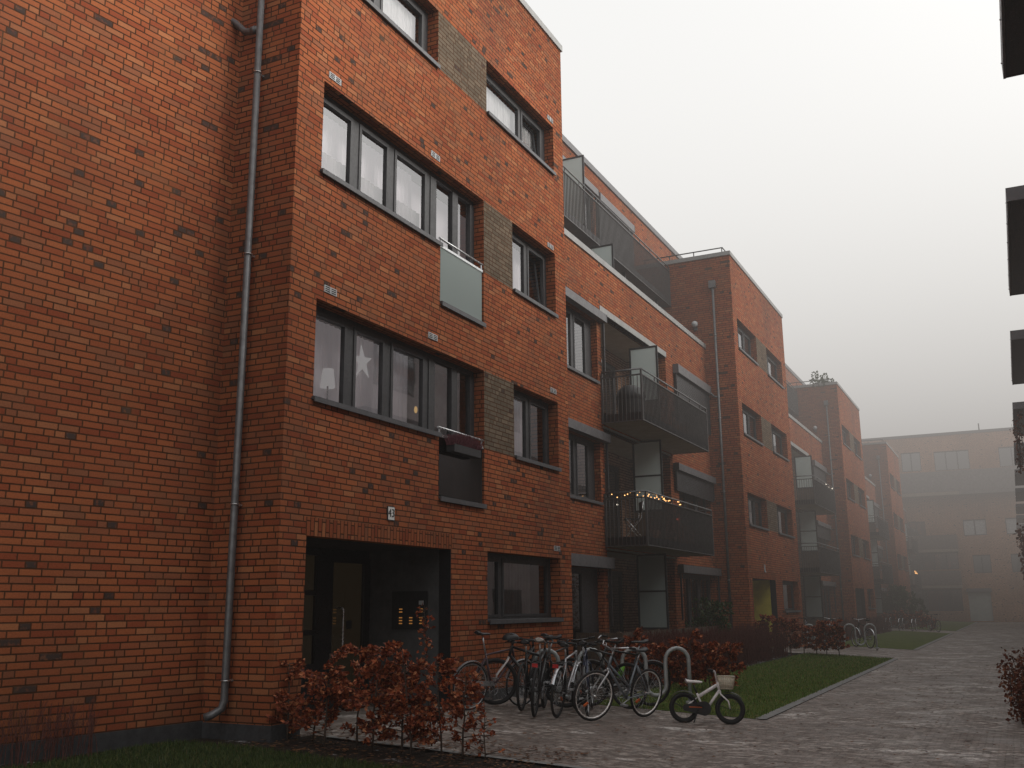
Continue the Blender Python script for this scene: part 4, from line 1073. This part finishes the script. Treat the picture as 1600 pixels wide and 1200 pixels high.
# basket: slatted tub
g = MB(); bx, bz = .60, .47; N = 26
for k in range(N):
    t = 2*PI*k/N
    a0 = Vector((bx+.085*math.cos(t), .105*math.sin(t), bz)); a1 = Vector((bx+.115*math.cos(t), .145*math.sin(t), bz+.165))
    g.tube([a0, a1], .0085, 4)
for rr, ry, z in ((.085, .105, 0), (.095, .119, .055), (.104, .131, .11), (.117, .147, .165)):
    g.tube([(bx+rr*math.cos(2*PI*k/N), ry*math.sin(2*PI*k/N), bz+z) for k in range(N)], .006 if z < .16 else .010, 5, closed=True)
g.poly([(bx+.075*math.cos(2*PI*k/N), .095*math.sin(2*PI*k/N), bz) for k in range(N)])
g.build('basket', 'cream_plastic', kid)
# stand of the child's bike
g = MB(); g.tube([(.2, -.04, .2), (.10, -.16, .012)], .008, 6); g.build('kickstand', 'black_paint', kid)

# helmet hanging on the mountain bike's bars
hel = empty('bicycle_helmet', (.78, 13.42, gz(.78)+1.0), .7, 'dark vented bicycle helmet hanging on the handlebar', 'helmet')
hel.scale = (.85, .85, .85)
g = MB(); g.ball((0, 0, 0), .15, .11, .10, 20, 8, PI, PI*.42); g.build('shell', 'black_plastic', hel)
g = MB()
for k in range(5):
    yv = -.07+.035*k
    g.tube([(-.12*math.cos(k*.3-.6), yv, .02), (0, yv*1.05, .098-.3*abs(yv)**1.3), (.12, yv*.8, .02)], .009, 5)
g.build('vent_rib', 'dark_metal', hel)
g = MB(); g.tube([(.05, -.1, -.02), (.02, -.06, -.13), (0, 0, -.16), (.02, .06, -.13), (.05, .1, -.02)], .004, 5); g.build('strap', 'black_rubber', hel)

# hooped rack: one bent tube
def rack_thing(loc, rz, loops, label, w=.37, h=.80, s=1.12):
    root = empty('cycle_rack', loc, rz, label, 'rack'); m = MB(); pts = [Vector((0, 0, -.1)), Vector((0, 0, h-w/2))]
    x = 0
    g_ = w*.84
    for k in range(loops):
        for j in range(1, 9): t = PI-PI*j/8; pts.append(Vector((x+w/2+w/2*math.cos(t), 0, h-w/2+w/2*math.sin(t))))
        x += w
        if k < loops-1:
            pts.append(Vector((x, 0, .10+g_/2)))
            for j in range(1, 9): t = PI+PI*j/8; pts.append(Vector((x+g_/2+g_/2*math.cos(t), 0, .10+g_/2+g_/2*math.sin(t))))
            x += g_; pts.append(Vector((x, 0, h-w/2)))
        else: pts.append(Vector((x, 0, -.1)))
    m.tube(pts, .028*s, 10); m.build('hoop_tube', 'galvanised', root)
    for xx in (0, x): MB().lathe((xx, 0, 0), [(.0, .012), (.075, .012), (.075, -.02)], 14).build('foot_plate', 'galvanised', root)
    return root
rack_thing((.80, 14.18, .17), math.radians(33), 4, 'galvanised serpentine cycle rack with two bare hoops beside the child bicycle')
rack_thing((.6, 36.9, .14), math.radians(15), 4, 'galvanised cycle rack with pale hoops before the foggy second block')

# bikes at the other racks
random.seed(77)
o = bicycle((2.62, 38.1), (2.05, 38.9), 'bicycle with pale mudguards parked at the end of the second cycle rack', frame='black_paint', mudguard='silver', bars='swept', rim='silver', group='bicycles parked beyond the first lawn')
o = bicycle((1.5, 37.2), (1.3, 38.2), 'dark bicycle in the middle of the second cycle rack behind the russet shrubs', frame='black_paint', mudguard='silver', bars='swept', group='bicycles parked beyond the first lawn')
o = bicycle((.6, 37.0), (.5, 38.0), 'dark bicycle at the wall end of the second cycle rack', frame='slate_blue', mudguard='silver', bars='flat', group='bicycles parked beyond the first lawn')
o = bicycle((3.25, 62.6), (2.75, 63.5), 'black bicycle standing alone on the distant cross path', frame='black_paint', bars='flat', group='bicycles parked beyond the second lawn')
for i in range(3):
    o = bicycle((.5+i*.7, 62.6), (.6+i*.7, 63.6), 'dark bicycle in the distant foggy row before the third block', frame='black_paint', bars='flat', mudguard='silver', group='bicycles parked beyond the second lawn')

# ------------------------------------------------------------------ small things on the fronts
def number_sign(txt, y, z, label):
    r = empty('house_number_sign', (.004, y, z), 0, label, 'sign')
    m = MB(); m.box(0, .012, -.085, .085, -.095, .095); m.build('plate', 'dark_metal', r)
    m = MB(); m.box(.0125, .014, -.075, .075, -.085, .085); m.build('face', 'white_paint', r)
    me = text_mesh(txt, .155); me.materials.clear(); me.materials.append(MATS['black_paint'])
    me.transform(Matrix.Translation((.0165, 0, 0)) @ Matrix.Rotation(PI/2, 4, 'Z') @ Matrix.Rotation(PI/2, 4, 'X'))
    o = bpy.data.objects.new('number', me); COL.objects.link(o); o.parent = r
number_sign('43', 11.36, 2.865, 'small white house number sign reading 43 above the entrance')
r = empty('wall_light', (.0, Y1+SEC+2.3, 2.82), 0, 'thin pale light fitting on the brick above the yellow entrance', 'light')
MB().box(.003, .03, -.04, .04, -.12, .12).build('housing', 'frame_white', r)
MB().box(.03, .04, -.10, .10, -.13, -.10).build('hood', 'frame_white', r)

# paper star, table lamp, candle ornaments in the second-storey window; their bases sit on the inner sill
sill = MB(); sill.box(-.52, -.28, Y1+.55, Y1+3.4, 4.14, 4.17); sl = sill.build('window_board', 'white_paint', sec1); sl.location.y = -Y1
star = MB(); c = Vector((-.36, 11.12, 4.97)); n = 7
tips = []
for k in range(5):
    a = PI/2+2*PI*k/5+.12; tips.append(Vector((0, math.cos(a)*.27, math.sin(a)*.27)))
    a2 = a+PI/5; tips.append(Vector((0, math.cos(a2)*.095, math.sin(a2)*.095)))
for k in range(10):
    a_, b_ = c+tips[k], c+tips[(k+1) % 10]
    star.poly([c+Vector((.07, 0, 0)), a_, b_]); star.poly([c-Vector((.05, 0, 0)), b_, a_])
st = star.build('paper_star', 'lamp_shade'); tag(st, 'white paper star hanging in the second-storey ribbon window', 'star')
star = MB().tube([c+Vector((0, 0, .26)), c+Vector((0, 0, .50))], .003, 4); star.build('cord', 'white_paint', st)
lmp = empty('table_lamp', (-.39, 10.40, 4.17), 0, 'small table lamp with white shade behind the first ribbon window pane', 'lamp')
MB().lathe((0, 0, 0), [(.0, 0), (.06, 0), (.06, .015), (.012, .03), (.012, .32), (0, .32)], 14).build('base', 'steel', lmp)
MB().lathe((0, 0, .30), [(.10, 0), (.072, .25)], 18).build('lamp_shade', 'lamp_shade', lmp)
orn = MB(); orn.ball((-.33, 12.50, 4.53), .026, .026, .055, 12, 8); tag(orn.build('window_ornament', 'ornament_gold'), 'small golden ornament hanging low in the ribbon window', 'ornament')
for i, (y, z, m_) in enumerate(((12.2, 7.70, 'bulb_white'), (12.14, 7.52, 'bulb_red'))):
    q = MB().ball((-.42, y, z), .012, .012, .012, 8, 5); tag(q.build('candle_light', m_), ('tiny white light glowing in the third-storey ribbon window', 'tiny red light glowing in the third-storey ribbon window')[i], 'light')
for i, y in enumerate((11.88, 11.96)):
    q = MB().tube([(-.4, y, 7.18), (-.4, y, 7.68)], .012, 8); tag(q.build('candle', 'white_paint'), ('slim white candle behind the third-storey glass, the first of two', 'slim white candle behind the third-storey glass, next to a red light')[i], 'candle')
random.seed(64)
# flower box on the lower french window
fb = empty('flower_box', (.075, Y1+4.20, 3.97), 0, 'dark flower box of red-brown heather on the french window rail', 'planter')
MB().box(-.07, .07, -.42, .42, -.06, .06).build('box', 'black_plastic', fb)
hm = MB()
for _ in range(1100):
    x, y = U(-.09, .09), U(-.44, .44); h = U(.06, .20)*(1.05-.5*abs(y)); hm.tube([(x*.7, y, .04), (x+U(-.04, .04), y+U(-.03, .03), .05+h)], [.006, .003], 3, cap=False)
hm.build('heather', 'heather', fb)

# string lights on the second-storey balcony rail
sl = empty('string_lights', (0, Y1, 0), 0, 'warm white string lights wound along the balcony rail', 'lights')
cb = MB(); bl = MB(); pts = []
path = [(-.92+.9*k/14, 12.93) for k in range(15)]+[(-.02, 12.93+2.9*k/34) for k in range(1, 35)]
for i, (x, y) in enumerate(path):
    z = 4.20+U(-.09, .05); pts.append((x+.025, y-.02, z))
    if R() < .62: bl.ball((x+.03+U(0, .03), y-.03, z+U(-.03, .01)), .014, .014, .014, 6, 4)
cb.tube(pts, .003, 4); cb.build('cable', 'black_rubber', sl); bl.build('bulb', 'bulb_warm', sl)
q = MB().ball((.02, Y1+15.3, 3.75), .022, .022, .022, 8, 5); tag(q.build('red_lantern', 'bulb_red'), 'single red light below the balcony rail with string lights', 'light')
q = MB().ball((-.7, Y1+12.96, 3.95), .02, .02, .02, 8, 5); tag(q.build('candle_light', 'bulb_white'), 'single white light at the wall end of the lit balcony', 'light')
sl2 = empty('string_lights', (0, Y1+3*SEC, 0), 0, 'orange string lights on a balcony far off in the fog', 'lights')
bl = MB()
for k in range(14): bl.ball((.02, 13.2+k*.17+U(-.05, .05), 4.2+U(-.15, .1)), .045, .045, .045, 6, 4)
bl.build('bulb', 'bulb_warm', sl2)
sl3 = empty('string_lights', (0, Y1+2*SEC, 0), 0, 'white lights along the third-storey balcony of the second block', 'lights')
bl = MB()
for k in range(4): bl.ball((.02, -6.2+k*.55, 7.05+U(-.1, .1)), .035, .035, .035, 6, 4)
bl.build('bulb', 'bulb_white', sl3)
# balcony chair and covered grill
ch = empty('balcony_chair', (-.55, Y1+13.55, 3.19), .5, 'folding metal chair on the balcony with string lights', 'chair')
m = MB()
for s in (-.2, .2): m.tube([(-.2, s, 0), (.18, s, .46), (.24, s, .86)], .011, 6); m.tube([(.2, s, 0), (-.18, s, .45)], .011, 6)
m.build('frame', 'steel', ch)
MB().box(-.2, .2, -.2, .2, .44, .46).build('seat', 'black_plastic', ch); MB().box(.20, .23, -.2, .2, .62, .86).build('backrest', 'black_plastic', ch)
gr = empty('covered_grill', (-.5, Y1+13.6, 6.11), 0, 'round grill under a dark cover on the upper balcony', 'grill')
m = MB(); m.ball((0, 0, .52), .36, .36, .30, 18, 10, PI, PI*.35); m.lathe((0, 0, 0), [(.30, .02), (.34, .25), (.355, .42)], 18); m.build('cover', 'black_plastic', gr)
random.seed(12)
pl = empty('potted_plant', (-.25, Y1+14.3, 3.19), 0, 'potted reddish plant on the floor of the lit balcony', 'plant')
MB().lathe((0, 0, 0), [(0, 0), (.10, 0), (.14, .22), (.12, .22), (.12, .18), (0, .18)], 14).build('pot', 'terracotta', pl)
m = MB()
for _ in range(160): leaf(m, Vector((U(-.14, .14), U(-.14, .14), U(.2, .5))), Vector((U(-1, 1), U(-1, 1), U(-.2, 1))), .06)
m.build('foliage', 'vine_leaf', pl)

# ------------------------------------------------------------------ fog: absorbing and glowing air, brighter with height
b = NB('fog_air')
pz = b.sep(b.tc('Object'))[2]
FOG = [(0, .066), (2, .098), (4.5, .175), (7.5, .27), (11, .37), (15, .47), (19, .60), (24, .80), (31, 1.06), (40, 1.50)]
zr = b.rng(pz, 0, 40)
L_ = b.ramp(zr, [(p/40, v/2.5) for p, v in FOG])
SIG = .0115
em = b.n('ShaderNodeEmission'); warm = b.mix(b.rng(pz, 0, 26), (1.0, .90, .83), (1.0, .985, .96))
dens = b.rng(b.sep(b.tc('Object'))[1], 13, 38, .0030, .0150)
b.put(em.inputs[0], b.mix(1., L_, warm, 'MULTIPLY')); b.put(em.inputs[1], b.math('MULTIPLY', dens, 2.5))
ab = b.n('ShaderNodeVolumeAbsorption'); b.put(ab.inputs[0], (0, 0, 0)); b.put(ab.inputs[1], dens)
ad = b.n('ShaderNodeAddShader'); b.t.links.new(em.outputs[0], ad.inputs[0]); b.t.links.new(ab.outputs[0], ad.inputs[1])
b.t.links.new(ad.outputs[0], b.out.inputs['Volume'])
m = MB().box(-150, 150, -40, 320, -.5, 46)
fog = m.build('fog', 'fog_air'); tag(fog, 'grey winter fog filling the courtyard, thickest over the far end', 'fog', None, 'stuff')

# ------------------------------------------------------------------ sky, sun, camera
w = bpy.data.worlds.new('World'); scn.world = w; w.use_nodes = True
nt = w.node_tree; nt.nodes.clear()
sky = nt.nodes.new('ShaderNodeTexSky'); sky.sky_type = 'NISHITA'; sky.sun_disc = False
sky.sun_elevation = math.radians(22); sky.sun_rotation = math.radians(70); sky.air_density = 1.5; sky.dust_density = 6.
hs = nt.nodes.new('ShaderNodeHueSaturation'); hs.inputs['Saturation'].default_value = .12; hs.inputs['Value'].default_value = 2.75
bg = nt.nodes.new('ShaderNodeBackground'); bg.inputs[1].default_value = .15
wo = nt.nodes.new('ShaderNodeOutputWorld')
nt.links.new(sky.outputs[0], hs.inputs['Color']); wm = nt.nodes.new('ShaderNodeMix'); wm.data_type = 'RGBA'; wm.blend_type = 'MULTIPLY'; wm.inputs[0].default_value = 1.; wm.inputs[7].default_value = (1., .985, .955, 1)
nt.links.new(hs.outputs[0], wm.inputs[6]); nt.links.new(wm.outputs[2], bg.inputs[0]); nt.links.new(bg.outputs[0], wo.inputs[0])
ld = bpy.data.lights.new('sun', 'SUN'); ld.energy = .15; ld.angle = math.radians(30); ld.color = (1, .97, .93)
lo = bpy.data.objects.new('sun', ld); COL.objects.link(lo)
el, az = math.radians(40), math.radians(70)
dvec = Vector((math.cos(el)*math.sin(az), math.cos(el)*math.cos(az)*-.2, math.sin(el)))
lo.rotation_euler = dvec.to_track_quat('Z', 'Y').to_euler()

cd = bpy.data.cameras.new('camera'); cam = bpy.data.objects.new('camera', cd); COL.objects.link(cam); scn.camera = cam
cd.sensor_width = 36; cd.lens = 36*1550/1600; cd.clip_end = 2000; cd.clip_start = .1
# axes recovered from the vanishing points of the photograph
def ray(px, py): return Vector(((px-800)/1550, -(py-600)/1550, -1)).normalized()
Zc = ray(738, -6264); Yc = ray(1592, 943); Yc = (Yc-Zc*Yc.dot(Zc)).normalized(); Xc = Yc.cross(Zc)
M = Matrix((Xc, Yc, Zc)).to_4x4()
M.translation = Vector((7.5, 0, 1.6)); cam.matrix_world = M

scn.view_settings.view_transform = 'Standard'; scn.view_settings.look = 'None'; scn.view_settings.exposure = 0
scn.render.engine = 'CYCLES'
cy = scn.cycles
cy.max_bounces = 5; cy.diffuse_bounces = 2; cy.glossy_bounces = 2; cy.transmission_bounces = 4; cy.transparent_max_bounces = 10; cy.volume_bounces = 0
cy.use_denoising = True
cy.volume_step_rate = .8; cy.volume_max_steps = 32
